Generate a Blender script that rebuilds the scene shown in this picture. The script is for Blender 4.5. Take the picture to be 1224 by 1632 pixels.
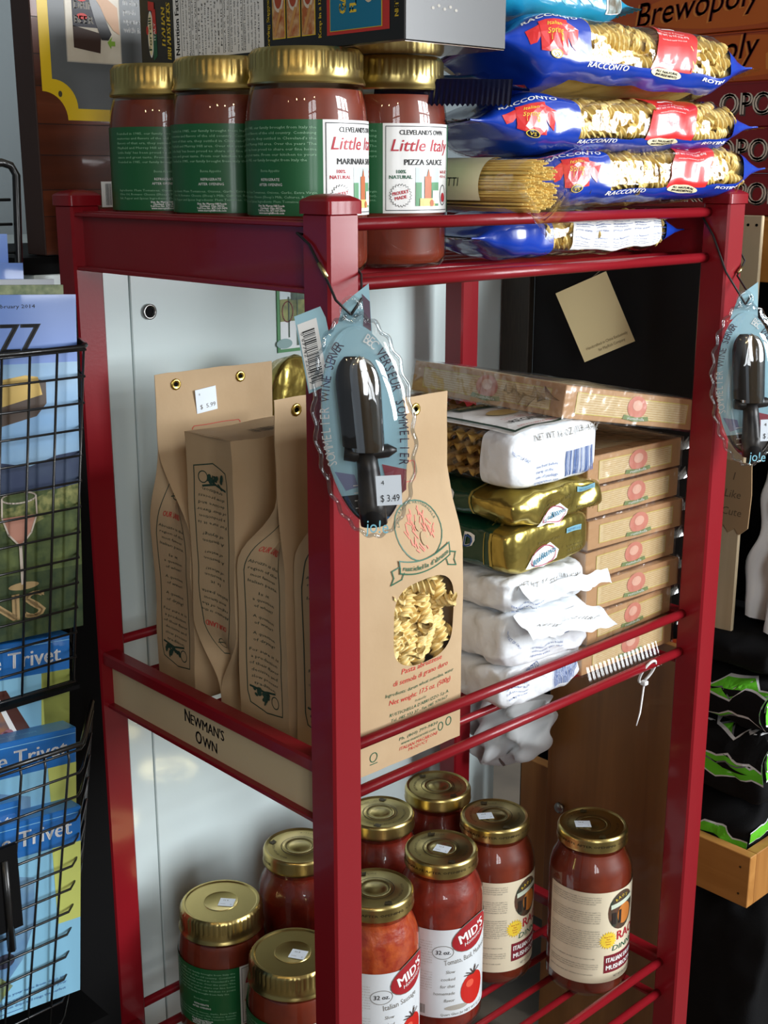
import bpy, bmesh, math, random
from mathutils import Vector, Matrix, noise
from mathutils.geometry import tessellate_polygon
random.seed(7)
R = math.radians
scene = bpy.context.scene
for o in list(bpy.data.objects): bpy.data.objects.remove(o)
C = scene.collection

# ------------------------------------------------------------------ camera
cam_d = bpy.data.cameras.new('camera'); cam = bpy.data.objects.new('camera', cam_d); C.objects.link(cam)
scene.camera = cam
YAW, PITCH = 0.7545, -0.2618
fw = Vector((math.sin(YAW)*math.cos(PITCH), math.cos(YAW)*math.cos(PITCH), math.sin(PITCH)))
rt = Vector((math.cos(YAW), -math.sin(YAW), 0)); up = rt.cross(fw)
m = Matrix((rt, up, -fw)).transposed().to_4x4(); m.translation = (-0.6306, -0.7316, 1.2831)
cam.matrix_world = m
cam_d.sensor_fit = 'VERTICAL'; cam_d.sensor_height = 24.0; cam_d.lens = 2004.58/1632*24.0
cam_d.clip_start = 0.02; cam_d.clip_end = 60
CX, CY = -0.6306, -0.7316

# ------------------------------------------------------------------ view, world, lights
vs = scene.view_settings
vs.view_transform = 'Standard'; vs.look = 'None'; vs.gamma = 1.0; vs.use_curve_mapping = False
vs.exposure = 0.18
w = bpy.data.worlds.new('world'); scene.world = w; w.use_nodes = True
bg = w.node_tree.nodes['Background']; bg.inputs[0].default_value = (0.80, 0.90, 1.0, 1); bg.inputs[1].default_value = 0.15
def area(name, loc, target, sx, sy, power, col):
    d = bpy.data.lights.new(name, 'AREA'); d.shape = 'RECTANGLE'; d.size = sx; d.size_y = sy
    d.energy = power; d.color = col
    o = bpy.data.objects.new(name, d); C.objects.link(o); o.location = loc
    o.rotation_euler = (Vector(target)-Vector(loc)).to_track_quat('-Z', 'Y').to_euler(); return o
# daylight through the two shop windows behind the photographer
area('window_light_front', (1.75, -2.36, 1.75), (1.75, 0, 1.75), 1.5, 1.5, 175, (0.93, 0.97, 1.0))
area('window_light_side', (-1.35, -2.36, 1.75), (-1.35, 0, 1.75), 0.8, 1.5, 30, (0.93, 0.97, 1.0))
for i, q in enumerate(((-2.0, -1.1, 2.35), (-1.5, -1.5, 2.3), (-0.9, -2.0, 2.4), (-2.4, -0.5, 2.3))):
    d = bpy.data.lights.new('pendant_light', 'POINT'); d.energy = 4.0; d.color = (1, 0.72, 0.38); d.shadow_soft_size = 0.035
    o = bpy.data.objects.new('pendant_light', d); C.objects.link(o); o.location = q

# ------------------------------------------------------------------ materials
def lin(c):
    return tuple(((x/255)/12.92 if x/255 <= 0.04045 else ((x/255+0.055)/1.055)**2.4) for x in c)
MATS = {}
def mat(name, rgb, rough=0.5, metal=0.0, coat=0.0, spec=0.5, bump=None, var=None, coat_r=0.05, emit=0, sheen=0):
    """rgb in 0..255; bump=(scale, strength, detail); var=(rgb2, scale, stretch xyz) mottles the colour"""
    if name in MATS: return MATS[name]
    ma = bpy.data.materials.new(name); ma.use_nodes = True; nt = ma.node_tree; b = nt.nodes['Principled BSDF']
    b.inputs['Base Color'].default_value = (*lin(rgb), 1); b.inputs['Roughness'].default_value = rough
    b.inputs['Metallic'].default_value = metal; b.inputs['Coat Weight'].default_value = coat
    b.inputs['Coat Roughness'].default_value = coat_r; b.inputs['Specular IOR Level'].default_value = spec
    b.inputs['Sheen Weight'].default_value = sheen
    tc = None
    def coord(st):
        nonlocal tc
        if tc is None: tc = nt.nodes.new('ShaderNodeTexCoord')
        mp = nt.nodes.new('ShaderNodeMapping'); mp.inputs['Scale'].default_value = st
        nt.links.new(tc.outputs['Object'], mp.inputs['Vector']); return mp.outputs['Vector']
    if var:
        n = nt.nodes.new('ShaderNodeTexNoise'); n.inputs['Scale'].default_value = var[1]; n.inputs['Detail'].default_value = 4
        nt.links.new(coord(var[2] if len(var) > 2 else (1, 1, 1)), n.inputs['Vector'])
        rp = nt.nodes.new('ShaderNodeValToRGB'); rp.color_ramp.elements[0].position = 0.35; rp.color_ramp.elements[1].position = 0.65
        rp.color_ramp.elements[0].color = (*lin(rgb), 1); rp.color_ramp.elements[1].color = (*lin(var[0]), 1)
        nt.links.new(n.outputs['Fac'], rp.inputs['Fac']); nt.links.new(rp.outputs['Color'], b.inputs['Base Color'])
    if bump:
        n = nt.nodes.new('ShaderNodeTexNoise'); n.inputs['Scale'].default_value = bump[0]
        n.inputs['Detail'].default_value = bump[2] if len(bump) > 2 else 3
        nt.links.new(coord((1, 1, 1)), n.inputs['Vector'])
        bp = nt.nodes.new('ShaderNodeBump'); bp.inputs['Strength'].default_value = bump[1]; bp.inputs['Distance'].default_value = bump[3] if len(bump) > 3 else 0.002
        nt.links.new(n.outputs['Fac'], bp.inputs['Height']); nt.links.new(bp.outputs['Normal'], b.inputs['Normal'])
    MATS[name] = ma; return ma
def film(name, tint=(255, 255, 255), refl=0.14, rough=0.06, bump=None):
    """thin clear plastic or glass: see-through with a sharp sheen"""
    if name in MATS: return MATS[name]
    ma = bpy.data.materials.new(name); ma.use_nodes = True; nt = ma.node_tree; nt.nodes.clear()
    out = nt.nodes.new('ShaderNodeOutputMaterial'); mx = nt.nodes.new('ShaderNodeMixShader')
    t = nt.nodes.new('ShaderNodeBsdfTransparent'); t.inputs[0].default_value = (*lin(tint), 1)
    g = nt.nodes.new('ShaderNodeBsdfGlossy'); g.inputs['Roughness'].default_value = rough
    lw = nt.nodes.new('ShaderNodeLayerWeight'); lw.inputs['Blend'].default_value = 0.5
    pw = nt.nodes.new('ShaderNodeMath'); pw.operation = 'POWER'; pw.inputs[1].default_value = 4.0; nt.links.new(lw.outputs['Facing'], pw.inputs[0])
    ad = nt.nodes.new('ShaderNodeMath'); ad.operation = 'MULTIPLY_ADD'; ad.inputs[1].default_value = 0.75; ad.inputs[2].default_value = refl; ad.use_clamp = True
    nt.links.new(pw.outputs[0], ad.inputs[0]); nt.links.new(ad.outputs[0], mx.inputs[0])
    nt.links.new(t.outputs[0], mx.inputs[1]); nt.links.new(g.outputs[0], mx.inputs[2]); nt.links.new(mx.outputs[0], out.inputs[0])
    if bump:
        tc = nt.nodes.new('ShaderNodeTexCoord'); n = nt.nodes.new('ShaderNodeTexNoise'); n.inputs['Scale'].default_value = bump[0]; n.inputs['Detail'].default_value = 2
        nt.links.new(tc.outputs['Object'], n.inputs['Vector'])
        bp = nt.nodes.new('ShaderNodeBump'); bp.inputs['Strength'].default_value = bump[1]; bp.inputs['Distance'].default_value = 0.004
        nt.links.new(n.outputs['Fac'], bp.inputs['Height'])
        nt.links.new(bp.outputs['Normal'], g.inputs['Normal']); nt.links.new(bp.outputs['Normal'], lw.inputs['Normal'])
    MATS[name] = ma; return ma
def wood(name, a, b_, scale=(30, 30, 2.0), rough=0.45, coat=0.1):
    """grain runs along the axis with the small scale"""
    if name in MATS: return MATS[name]
    ma = mat(name, a, rough, coat=coat); nt = ma.node_tree; b = nt.nodes['Principled BSDF']
    tc = nt.nodes.new('ShaderNodeTexCoord'); mp = nt.nodes.new('ShaderNodeMapping'); mp.inputs['Scale'].default_value = scale
    n = nt.nodes.new('ShaderNodeTexNoise'); n.inputs['Scale'].default_value = 1.6; n.inputs['Detail'].default_value = 6; n.inputs['Distortion'].default_value = 0.6
    rp = nt.nodes.new('ShaderNodeValToRGB'); e = rp.color_ramp.elements
    e[0].position = 0.3; e[1].position = 0.7; e[0].color = (*lin(a), 1); e[1].color = (*lin(b_), 1)
    nt.links.new(tc.outputs['Object'], mp.inputs['Vector']); nt.links.new(mp.outputs['Vector'], n.inputs['Vector'])
    nt.links.new(n.outputs['Fac'], rp.inputs['Fac']); nt.links.new(rp.outputs['Color'], b.inputs['Base Color'])
    return ma

RED = mat('red enamel', (130, 18, 28), 0.36, coat=0.22, coat_r=0.10, spec=.25, bump=(260, 0.04))
BLACK = mat('black ink', (22, 22, 24), 0.6)
DARK = mat('black painted', (9, 9, 10), 0.7, spec=.12)
WIRE = mat('black wire', (16, 17, 18), 0.35, coat=0.3)
WHITE = mat('white paper', (238, 238, 236), 0.55)
INKW = mat('white ink', (240, 240, 238), 0.5)
INKR = mat('red ink', (200, 52, 48), 0.5)
INKG = mat('green ink', (28, 92, 66), 0.5)
INKGY = mat('grey ink', (120, 116, 108), 0.6)
INKGL = mat('pale grey ink', (170, 165, 155), 0.6)
INKY = mat('yellow ink', (240, 206, 60), 0.5)
INKB = mat('blue ink', (44, 84, 150), 0.5)
GOLD = mat('gold lid metal', (190, 170, 108), 0.28, metal=1.0)
GOLDD = mat('gold lid shade ink', (70, 60, 36), 0.4, metal=0.5)
KRAFT = mat('brown kraft paper', (188, 161, 126), 0.75, bump=(45, 0.35), var=((176, 148, 112), 9))
STICK = mat('white price sticker', (226, 236, 246), 0.4)

# ------------------------------------------------------------------ mesh helpers
class MB:
    def __init__(s): s.v = []; s.f = []; s.m = []
    def add(s, vs, fs, m=0):
        k = len(s.v); s.v += [Vector(q) for q in vs]; s.f += [tuple(i+k for i in f) for f in fs]; s.m += [m]*len(fs)
        return s
    def box(s, a, b, m=0, bev=0.0, M=None):
        x0, y0, z0 = a; x1, y1, z1 = b
        if bev <= 0:
            v = [(x, y, z) for z in (z0, z1) for y in (y0, y1) for x in (x0, x1)]
            f = [(0, 2, 3, 1), (4, 5, 7, 6), (0, 1, 5, 4), (1, 3, 7, 5), (3, 2, 6, 7), (2, 0, 4, 6)]
        else:
            v = []; idx = {}
            for k, z in enumerate((z0, z1)):
                for j, y in enumerate((y0, y1)):
                    for i, x in enumerate((x0, x1)):
                        sx, sy, sz = (1-2*i)*bev, (1-2*j)*bev, (1-2*k)*bev
                        for ax, p in enumerate(((x, y+sy, z+sz), (x+sx, y, z+sz), (x+sx, y+sy, z))):
                            idx[i, j, k, ax] = len(v); v.append(p)
            f = []
            q = lambda *t: f.append(tuple(idx[u] for u in t))
            for i in (0, 1): 
                a_ = [(i, 0, 0, 0), (i, 1, 0, 0), (i, 1, 1, 0), (i, 0, 1, 0)]; q(*(a_ if i else a_[::-1]))
                a_ = [(0, i, 0, 1), (1, i, 0, 1), (1, i, 1, 1), (0, i, 1, 1)]; q(*(a_[::-1] if i else a_))
                a_ = [(0, 0, i, 2), (1, 0, i, 2), (1, 1, i, 2), (0, 1, i, 2)]; q(*(a_ if i else a_[::-1]))
            for i in (0, 1):
                for j in (0, 1):
                    q((0, i, j, 1), (1, i, j, 1), (1, i, j, 2), (0, i, j, 2))
                    q((i, 0, j, 0), (i, 1, j, 0), (i, 1, j, 2), (i, 0, j, 2))
                    q((i, j, 0, 0), (i, j, 1, 0), (i, j, 1, 1), (i, j, 0, 1))
                    for k in (0, 1): q((i, j, k, 0), (i, j, k, 1), (i, j, k, 2))
        if M is not None: v = [M @ Vector(p) for p in v]
        return s.add(v, f, m)
    def tube(s, pts, r, n=8, m=0, caps=True, closed=False):
        pts = [Vector(p) for p in pts]; N = len(pts); rs = r if isinstance(r, (list, tuple)) else [r]*N
        k = len(s.v); pn = None
        for i, p in enumerate(pts):
            if closed: d = pts[(i+1) % N]-pts[i-1]
            else: d = pts[min(i+1, N-1)]-pts[max(i-1, 0)]
            d.normalize()
            if pn is None: pn = d.orthogonal().normalized()
            else: pn = (pn-d*pn.dot(d)).normalized()
            bn = d.cross(pn)
            for j in range(n):
                a = 2*math.pi*j/n; s.v.append(p+(pn*math.cos(a)+bn*math.sin(a))*rs[i])
        for i in range(N if closed else N-1):
            for j in range(n):
                a, b = k+i*n+j, k+i*n+(j+1) % n; c, d = k+((i+1) % N)*n+(j+1) % n, k+((i+1) % N)*n+j
                s.f.append((a, b, c, d)); s.m.append(m)
        if caps and not closed:
            s.f.append(tuple(k+j for j in range(n))[::-1]); s.f.append(tuple(k+(N-1)*n+j for j in range(n))); s.m += [m, m]
        return s
    def lathe(s, prof, n=48, m=0, rmod=None, caps=True):
        k = len(s.v)
        for i, (r, z) in enumerate(prof):
            for j in range(n):
                a = 2*math.pi*j/n; rr = rmod(i, j, r) if rmod else r
                s.v.append(Vector((rr*math.cos(a), rr*math.sin(a), z)))
        for i in range(len(prof)-1):
            for j in range(n):
                s.f.append((k+i*n+j, k+i*n+(j+1) % n, k+(i+1)*n+(j+1) % n, k+(i+1)*n+j)); s.m.append(m)
        for i, fl in ((0, True), (len(prof)-1, False)):
            if caps and prof[i][0] > 1e-6:
                t = tuple(k+i*n+j for j in range(n)); s.f.append(t[::-1] if fl else t); s.m.append(m)
        return s
    def grid(s, fn, nu, nv, m=0, mfn=None, wrapv=False):
        k = len(s.v); nv1 = nv if wrapv else nv+1
        for i in range(nu+1):
            for j in range(nv1): s.v.append(Vector(fn(i/nu, j/nv)))
        for i in range(nu):
            for j in range(nv):
                j2 = (j+1) % nv1
                s.f.append((k+i*nv1+j, k+(i+1)*nv1+j, k+(i+1)*nv1+j2, k+i*nv1+j2))
                s.m.append(mfn((i+.5)/nu, (j+.5)/nv) if mfn else m)
        return s
    def prism(s, pts, a, b, axis=2, m=0):
        """polygon in the two other axes pushed from a to b along axis"""
        n = len(pts)
        def P(q, t): 
            l = list(q); l.insert(axis, t); return l
        s.add([P(q, a) for q in pts]+[P(q, b) for q in pts],
              [tuple(range(n))[::-1], tuple(range(n, 2*n))]+[(i, (i+1) % n, n+(i+1) % n, n+i) for i in range(n)], m); return s
    def build(s, name, mats, parent=None, smooth=False, world=False, kind=None):
        if not isinstance(mats, (list, tuple)): mats = [mats]
        me = bpy.data.meshes.new(name); off = Vector(parent.location) if (world and parent is not None) else Vector((0, 0, 0))
        me.from_pydata([v-off for v in s.v], [], s.f)
        for q in mats: me.materials.append(q)
        me.polygons.foreach_set('material_index', s.m)
        if smooth: me.polygons.foreach_set('use_smooth', [True]*len(s.f))
        if smooth == 'auto':
            me.update()
            try: me.set_sharp_from_angle(angle=R(38))
            except Exception: pass
        me.update()
        o = bpy.data.objects.new(name, me); C.objects.link(o)
        if parent is not None: o.parent = parent
        if kind: o['kind'] = kind
        return o
def fixn(o):
    bm = bmesh.new(); bm.from_mesh(o.data); bmesh.ops.recalc_face_normals(bm, faces=bm.faces); bm.to_mesh(o.data); bm.free(); return o
def tag(o, label, cat, group=None):
    o['label'] = label; o['category'] = cat
    if group: o['group'] = group
    return o
def thing(name, label, cat, loc=(0, 0, 0), rotz=0, group=None, rot=None):
    o = bpy.data.objects.new(name, None); o.empty_display_size = 0.02; C.objects.link(o)
    o.location = loc; o.rotation_euler = rot if rot else (0, 0, rotz)
    return tag(o, label, cat, group)
def struct(o): o['kind'] = 'structure'; return o
def dup(root, loc, rotz=0, label=None, rot=None, skip=()):
    r = root.copy(); C.objects.link(r); r.location = loc; r.rotation_euler = rot if rot else (0, 0, rotz)
    if label: r['label'] = label
    for ch in list(root.children):
        if ch.name.split('.')[0] in skip: continue
        c = ch.copy(); C.objects.link(c); c.parent = r
        for g in list(ch.children):
            d = g.copy(); C.objects.link(d); d.parent = c
    return r

# ------------------------------------------------------------------ printing on surfaces
_tc = {}
def glyphs(t, res=2):
    if (t, res) in _tc: return _tc[t, res]
    cu = bpy.data.curves.new('t', 'FONT'); cu.body = t; cu.size = 1.0; cu.resolution_u = res; cu.fill_mode = 'FRONT'
    o = bpy.data.objects.new('t', cu); C.objects.link(o)
    dg = bpy.context.evaluated_depsgraph_get(); dg.update(); oe = o.evaluated_get(dg); me = oe.to_mesh()
    v = [(p.co.x, p.co.y) for p in me.vertices]; me.calc_loop_triangles(); f = [tuple(q.vertices) for q in me.loop_triangles]
    oe.to_mesh_clear(); bpy.data.objects.remove(o); bpy.data.curves.remove(cu)
    wd = max([p[0] for p in v], default=0.01); _tc[t, res] = (v, f, wd); return _tc[t, res]
class Print:
    def __init__(s, maxe=0.006): s.it = []; s.maxe = maxe
    def tris(s, v, f, m, L):
        v = [tuple(p) for p in v]; out = []; st = list(f); me2 = s.maxe**2
        cache = {}
        while st:
            a, b, c = st.pop()
            d = [((v[p][0]-v[q][0])**2+(v[p][1]-v[q][1])**2, p, q, r) for p, q, r in ((a, b, c), (b, c, a), (c, a, b))]
            e = max(d)
            if e[0] > me2 and len(v) < 60000:
                k = (min(e[1], e[2]), max(e[1], e[2]))
                if k not in cache:
                    cache[k] = len(v); v.append(((v[k[0]][0]+v[k[1]][0])/2, (v[k[0]][1]+v[k[1]][1])/2))
                n = cache[k]; st.append((e[1], n, e[3])); st.append((n, e[2], e[3]))
            else: out.append((a, b, c))
        s.it.append((m, v, out, L)); return s
    def poly(s, pts, m, L=1):
        t = tessellate_polygon([[Vector((p[0], p[1], 0)) for p in pts]])
        def ccw(q):
            (ax, ay), (bx, by), (cx, cy) = (pts[i][:2] for i in q)
            return q if (bx-ax)*(cy-ay)-(by-ay)*(cx-ax) > 0 else (q[0], q[2], q[1])
        return s.tris(pts, [ccw(tuple(q)) for q in t], m, L)
    def rect(s, u0, v0, u1, v1, m, L=1): return s.tris([(u0, v0), (u1, v0), (u1, v1), (u0, v1)], [(0, 1, 2), (0, 2, 3)], m, L)
    def ell(s, cx, cy, rx, ry, m, L=1, n=24, rot=0):
        c, q = math.cos(rot), math.sin(rot)
        return s.poly([(cx+rx*math.cos(a)*c-ry*math.sin(a)*q, cy+rx*math.cos(a)*q+ry*math.sin(a)*c) for a in [2*math.pi*i/n for i in range(n)]], m, L)
    def star(s, cx, cy, r0, r1, n, m, L=1): return s.poly([(cx+(r1 if i % 2 else r0)*math.cos(math.pi*i/n), cy+(r1 if i % 2 else r0)*math.sin(math.pi*i/n)) for i in range(2*n)], m, L)
    def line(s, pts, wd, m, L=1, closed=False):
        n = len(pts)
        for i in range(n if closed else n-1):
            (x0, y0), (x1, y1) = pts[i], pts[(i+1) % n]; l = math.hypot(x1-x0, y1-y0) or 1
            dx, dy = (x1-x0)/l*wd/2, (y1-y0)/l*wd/2
            s.tris([(x0-dx+dy, y0-dy-dx), (x1+dx+dy, y1+dy-dx), (x1+dx-dy, y1+dy+dx), (x0-dx-dy, y0-dy+dx)], [(0, 1, 2), (0, 2, 3)], m, L)
        return s
    def frame(s, u0, v0, u1, v1, wd, m, L=1): return s.line([(u0, v0), (u1, v0), (u1, v1), (u0, v1)], wd, m, L, True)
    def ring(s, cx, cy, rx, ry, wd, m, L=1, n=28, a0=0, a1=2*math.pi):
        cl = a1-a0 > 6.28
        return s.line([(cx+rx*math.cos(a0+(a1-a0)*i/n), cy+ry*math.sin(a0+(a1-a0)*i/n)) for i in range(n if cl else n+1)], wd, m, L, cl)
    def text(s, t, u, v, h, m, L=2, al='c', sx=1.0, sh=0.0, rot=0.0, wid=None, res=2, bold=0.0):
        """h = capital height, wid = forced width"""
        gv, gf, wd = glyphs(t, res); k = h/0.73
        kx = (wid/wd) if wid else k*sx
        o = {'c': -wd/2, 'l': 0, 'r': -wd}[al]; c, q = math.cos(rot), math.sin(rot)
        for b in ((0,) if not bold else (-bold*h, bold*h)):
            pts = []
            for x, y in gv:
                X = (x+o)*kx+sh*y*k+b; Y = y*k; pts.append((u+X*c-Y*q, v+X*q+Y*c))
            s.tris(pts, gf, m, L)
        return s
    def arc(s, t, cx, cy, r, h, m, L=2, a0=90, step=None, flip=False, res=1):
        """letters along a circle, centred on angle a0 (degrees)"""
        k = h/0.73; adv = []
        for ch in t: adv.append((glyphs(ch, res)[2]*k+h*0.18) if ch != ' ' else h*0.5)
        tot = sum(adv); x = -tot/2
        for ch, ad in zip(t, adv):
            if ch != ' ':
                th = R(a0)+(1 if flip else -1)*(x+ad/2)/r
                s.text(ch, cx+r*math.cos(th), cy+r*math.sin(th), h, m, L, rot=th+(math.pi/2 if flip else -math.pi/2), res=res)
            x += ad
        return s
    def para(s, txt, u0, v0, wd, h, lead, nl, m, L=2, just=True, rnd=None, sh=0.0, al='l'):
        """small running text wrapped by width, nl lines"""
        ws = txt.split(); i = 0
        for ln in range(nl):
            cur = []; cw = 0
            while True:
                q = ws[i % len(ws)]; ww = len(q)*h*0.78+h*0.5
                if cw+ww > wd and cur: break
                cur.append(q); cw += ww; i += 1
            t = ' '.join(cur)
            s.text(t, u0 if al == 'l' else u0+wd/2, v0-ln*lead, h, m, L, al=al, wid=(wd if (just and ln < nl-1) else min(wd, cw)), res=1, sh=sh)
        return s
    def barcode(s, u, v, wd, h, m, L=2, seed=1, vert=False):
        rd = random.Random(seed); x = 0
        while x < wd:
            b = wd*rd.choice((.008, .012, .02, .028)); 
            s.rect(u+x, v, u+min(x+b, wd), v+h, m, L) if not vert else s.rect(u, v+x, u+h, v+min(x+b, wd), m, L)
            x += b+wd*rd.choice((.012, .018, .026))
        return s
    def build(s, name, fn, parent, off=0.00025, flip=False, world=False):
        b = MB(); mats = []; e = 1e-4
        for m, v, f, L in s.it:
            if m not in mats: mats.append(m)
            pts = []
            for u_, v_ in v:
                p = Vector(fn(u_, v_)); n = (Vector(fn(u_+e, v_))-p).cross(Vector(fn(u_, v_+e))-p)
                n = n.normalized() if n.length > 0 else Vector((0, 0, 1))
                pts.append(p+n*(off*L*(-1 if flip else 1)))
            b.add(pts, f if not flip else [q[::-1] for q in f], mats.index(m))
        return b.build(name, mats, parent, world=world)
def plane(o, ux, vx):
    o, ux, vx = Vector(o), Vector(ux), Vector(vx)
    return lambda u, v: o+ux*u+vx*v
# ================================================================== the setting
FLOOR = mat('dull floor tile', (120, 108, 94), 0.5, var=((98, 88, 78), 6))
WALLM = mat('grey painted wall', (112, 122, 126), 0.7, bump=(200, 0.05))
b = MB(); b.box((-3.5, -2.5, -0.05), (3.5, 1.6, 0.0)); struct(b.build('floor', FLOOR))
b = MB(); b.box((-3.5, 1.5, 0), (3.5, 1.6, 3.0)); struct(b.build('wall_back', WALLM))
b = MB(); b.box((-3.5, -2.5, 3.0), (3.5, 1.6, 3.05)); struct(b.build('ceiling', mat('shop ceiling', (150, 146, 138), 0.8)))
# the window wall behind the photographer: piers, sill wall and head, with two framed windows
b = MB()
for a, q in (((-3.5, -2.5, 0), (3.5, -2.42, 0.95)), ((-3.5, -2.5, 2.55), (3.5, -2.42, 3.0)), ((-3.5, -2.5, 0.95), (-1.8, -2.42, 2.55)), ((-0.9, -2.5, 0.95), (0.95, -2.42, 2.55)), ((2.55, -2.5, 0.95), (3.5, -2.42, 2.55))): b.box(a, q)
struct(b.build('wall_front', mat('tan wall', (150, 132, 108), 0.8)))
for n, (x0, x1) in enumerate(((-1.8, -0.9), (0.95, 2.55))):
    b = MB(); FRM = mat('dark window frame', (40, 34, 30), 0.5)
    for a, q in (((x0, -2.42, 0.95), (x1, -2.34, 1.0)), ((x0, -2.42, 2.5), (x1, -2.34, 2.55)), ((x0, -2.42, 1.0), (x0+.05, -2.34, 2.5)), ((x1-.05, -2.42, 1.0), (x1, -2.34, 2.5))): b.box(a, q)
    k = 3 if n else 2
    for i in range(1, k): xx = x0+(x1-x0)*i/k; b.box((xx-.03, -2.35, 1.0), (xx+.03, -2.31, 2.5))
    b.box((x0+.05, -2.35, 1.95), (x1-.05, -2.31, 2.0)); struct(b.build('window_%d' % (n+1), FRM))

# ================================================================== white metal cabinet behind the rack
YW = 0.45
ENAM = mat('white enamel', (212, 226, 226), 0.16, coat=0.3, bump=(3.0, 0.12, 1))
t = thing('metal_cabinet', 'white enamelled metal cabinet with a bolt hole behind the red rack', 'cabinet', (0.35, 0.75, 0))
b = MB(); b.box((-0.005, YW, 0.02), (0.1048, 1.3, 1.185), bev=.001); b.build('side_strip', ENAM, t, world=True)
b = MB(); b.box((0.1062, YW, 0.02), (0.7146, 1.3, 1.185), bev=.001); b.build('door_panel', ENAM, t, world=True)
b = MB(); b.box((0.1049, YW+.003, 0.02), (0.1061, 1.2, 1.185)); b.build('seam', mat('rust dark seam', (74, 66, 58), 0.8), t, world=True)  # thin dark strip filling the joint between the two panels
b = MB(); b.lathe([(0.0075, 0), (0.0085, 0.001), (0.0085, 0.003), (0.0062, 0.0035), (0.0058, 0.001)], 24, caps=False)
o = b.build('grommet', mat('chrome ring', (150, 150, 148), 0.25, metal=1), t, True); o.rotation_euler = (R(90), 0, 0); o.location = Vector((0.128, YW-.0002, 1.1393))-t.location
b = MB(); b.lathe([(0.0058, 0), (0.0058, 0.0006)], 20); o = b.build('bolt_hole', DARK, t); o.rotation_euler = (R(90), 0, 0); o.location = Vector((0.128, YW-.0002, 1.1393))-t.location
# framed photo cards stuck on the cabinet
GRN = mat('picture border green', (70, 140, 84), 0.5)
SKY = mat('photo pale sky', (206, 224, 230), 0.4); FOL = mat('photo foliage', (150, 156, 84), 0.5, var=((92, 104, 60), 70)); SHD = mat('photo dark foliage', (44, 60, 52), 0.5, var=((90, 120, 100), 90)); SNOW = mat('photo snow', (226, 232, 234), 0.5)
for (x0, x1, z0, z1, lb) in ((0.305, 0.40, 1.0775, 1.165, 'green bordered photo card stuck high on the white cabinet door'), (0.302, 0.40, 0.98, 1.064, 'green bordered photo card below the other, mostly hidden by a foil bag')):
    t2 = thing('photo_card', lb, 'picture', ((x0+x1)/2, YW-.001, z0), group='photo cards on the cabinet')
    b = MB(); b.box((x0, YW-.0016, z0), (x1, YW-.0004, z1)); b.build('card', GRN, t2, world=True)
    p = Print(); a = .004
    W_, H_ = x1-x0, z1-z0
    p.rect(a, a, W_-a, H_-a, SKY, 1); p.rect(a, H_*.42, W_*.6, H_*.72, FOL, 2); p.rect(a, a, W_-a, H_*.42, SNOW, 2); p.rect(W_*.22, H_*.7, W_*.5, H_-a, SHD, 3); p.rect(W_*.3, H_*.08, W_*.55, H_*.3, SHD, 3)
    p.rect(W_*.17, H_*.2, W_*.19, H_*.75, SHD, 4); p.rect(W_*.31, H_*.3, W_*.325, H_*.8, SHD, 4); p.ring(W_*.16, H_*.55, .008, .012, .0012, mat('photo pink', (190, 110, 110), .5), 4)
    p.ell(W_*.36, H_*.36, .004, .004, INKR, 5); p.ell(W_*.1, H_*.12, .012, .006, mat('photo stone', (140, 170, 170), .6), 4)
    p.build('picture', plane((x0, YW-.0016, z0), (1, 0, 0), (0, 0, 1)), t2, world=True)
# ================================================================== the red display rack
W, D, S = 0.5806, 0.4090, 0.03175
ZT, ZM, ZB = 1.1986, 0.7526, 0.2990          # shelf bar centre heights
rack = thing('display_rack', 'red enamelled steel display rack with three shelves of wire bars', 'rack', (W/2, D/2, 0))
rk = lambda bld, nm, m=RED, smooth=False: bld.build(nm, m, rack, smooth, world=True)
for (x, y) in ((0, 0), (W-S, 0), (0, D-S), (W-S, D-S)):
    b = MB(); b.box((x, y, 0.02), (x+S, y+S, 1.2555), bev=.0022); po = rk(b, 'post')
    b = MB(); e = .0022; zc = 1.2545
    pr_ = [(0, 0), (0, .0095), (.0012, .0108), (.006, .0135), (.012, .0148)]
    n = len(pr_); vs_, fs_ = [], []
    def rr(h, ins):
        out = []; x0, y0, x1, y1 = x-e+ins, y-e+ins, x+S+e-ins, y+S+e-ins; c = min(.004, max(.0006, (x1-x0)/2-.0005))
        for (cx_, cy_, a0) in ((x1-c, y1-c, 0), (x0+c, y1-c, 90), (x0+c, y0+c, 180), (x1-c, y0+c, 270)):
            for k in range(4): out.append((cx_+c*math.cos(R(a0+30*k)), cy_+c*math.sin(R(a0+30*k)), zc+h))
        return out
    for ins, h in pr_: vs_ += rr(h, ins)
    for i in range(n-1):
        for j in range(16): fs_.append((i*16+j, i*16+(j+1) % 16, (i+1)*16+(j+1) % 16, (i+1)*16+j))
    fs_.append(tuple((n-1)*16+j for j in range(16))); fs_.append(tuple(range(16))[::-1])
    b.add([Vector(q) for q in vs_], fs_); o = b.build('post_cap', RED, po, 'auto'); 
    for v in o.data.vertices: v.co -= rack.location
    b = MB(); b.lathe([(0.014, 0), (0.016, 0.004), (0.016, 0.02)], 16); o = b.build('foot', DARK, po); o.location = Vector((x+S/2, y+S/2, 0))-rack.location
BR = 0.0052
def bar(nm, a, q, r=BR):
    b = MB(); b.tube([a, q], r, 10); return rk(b, nm, RED, True)
YB = 0.0251
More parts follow.
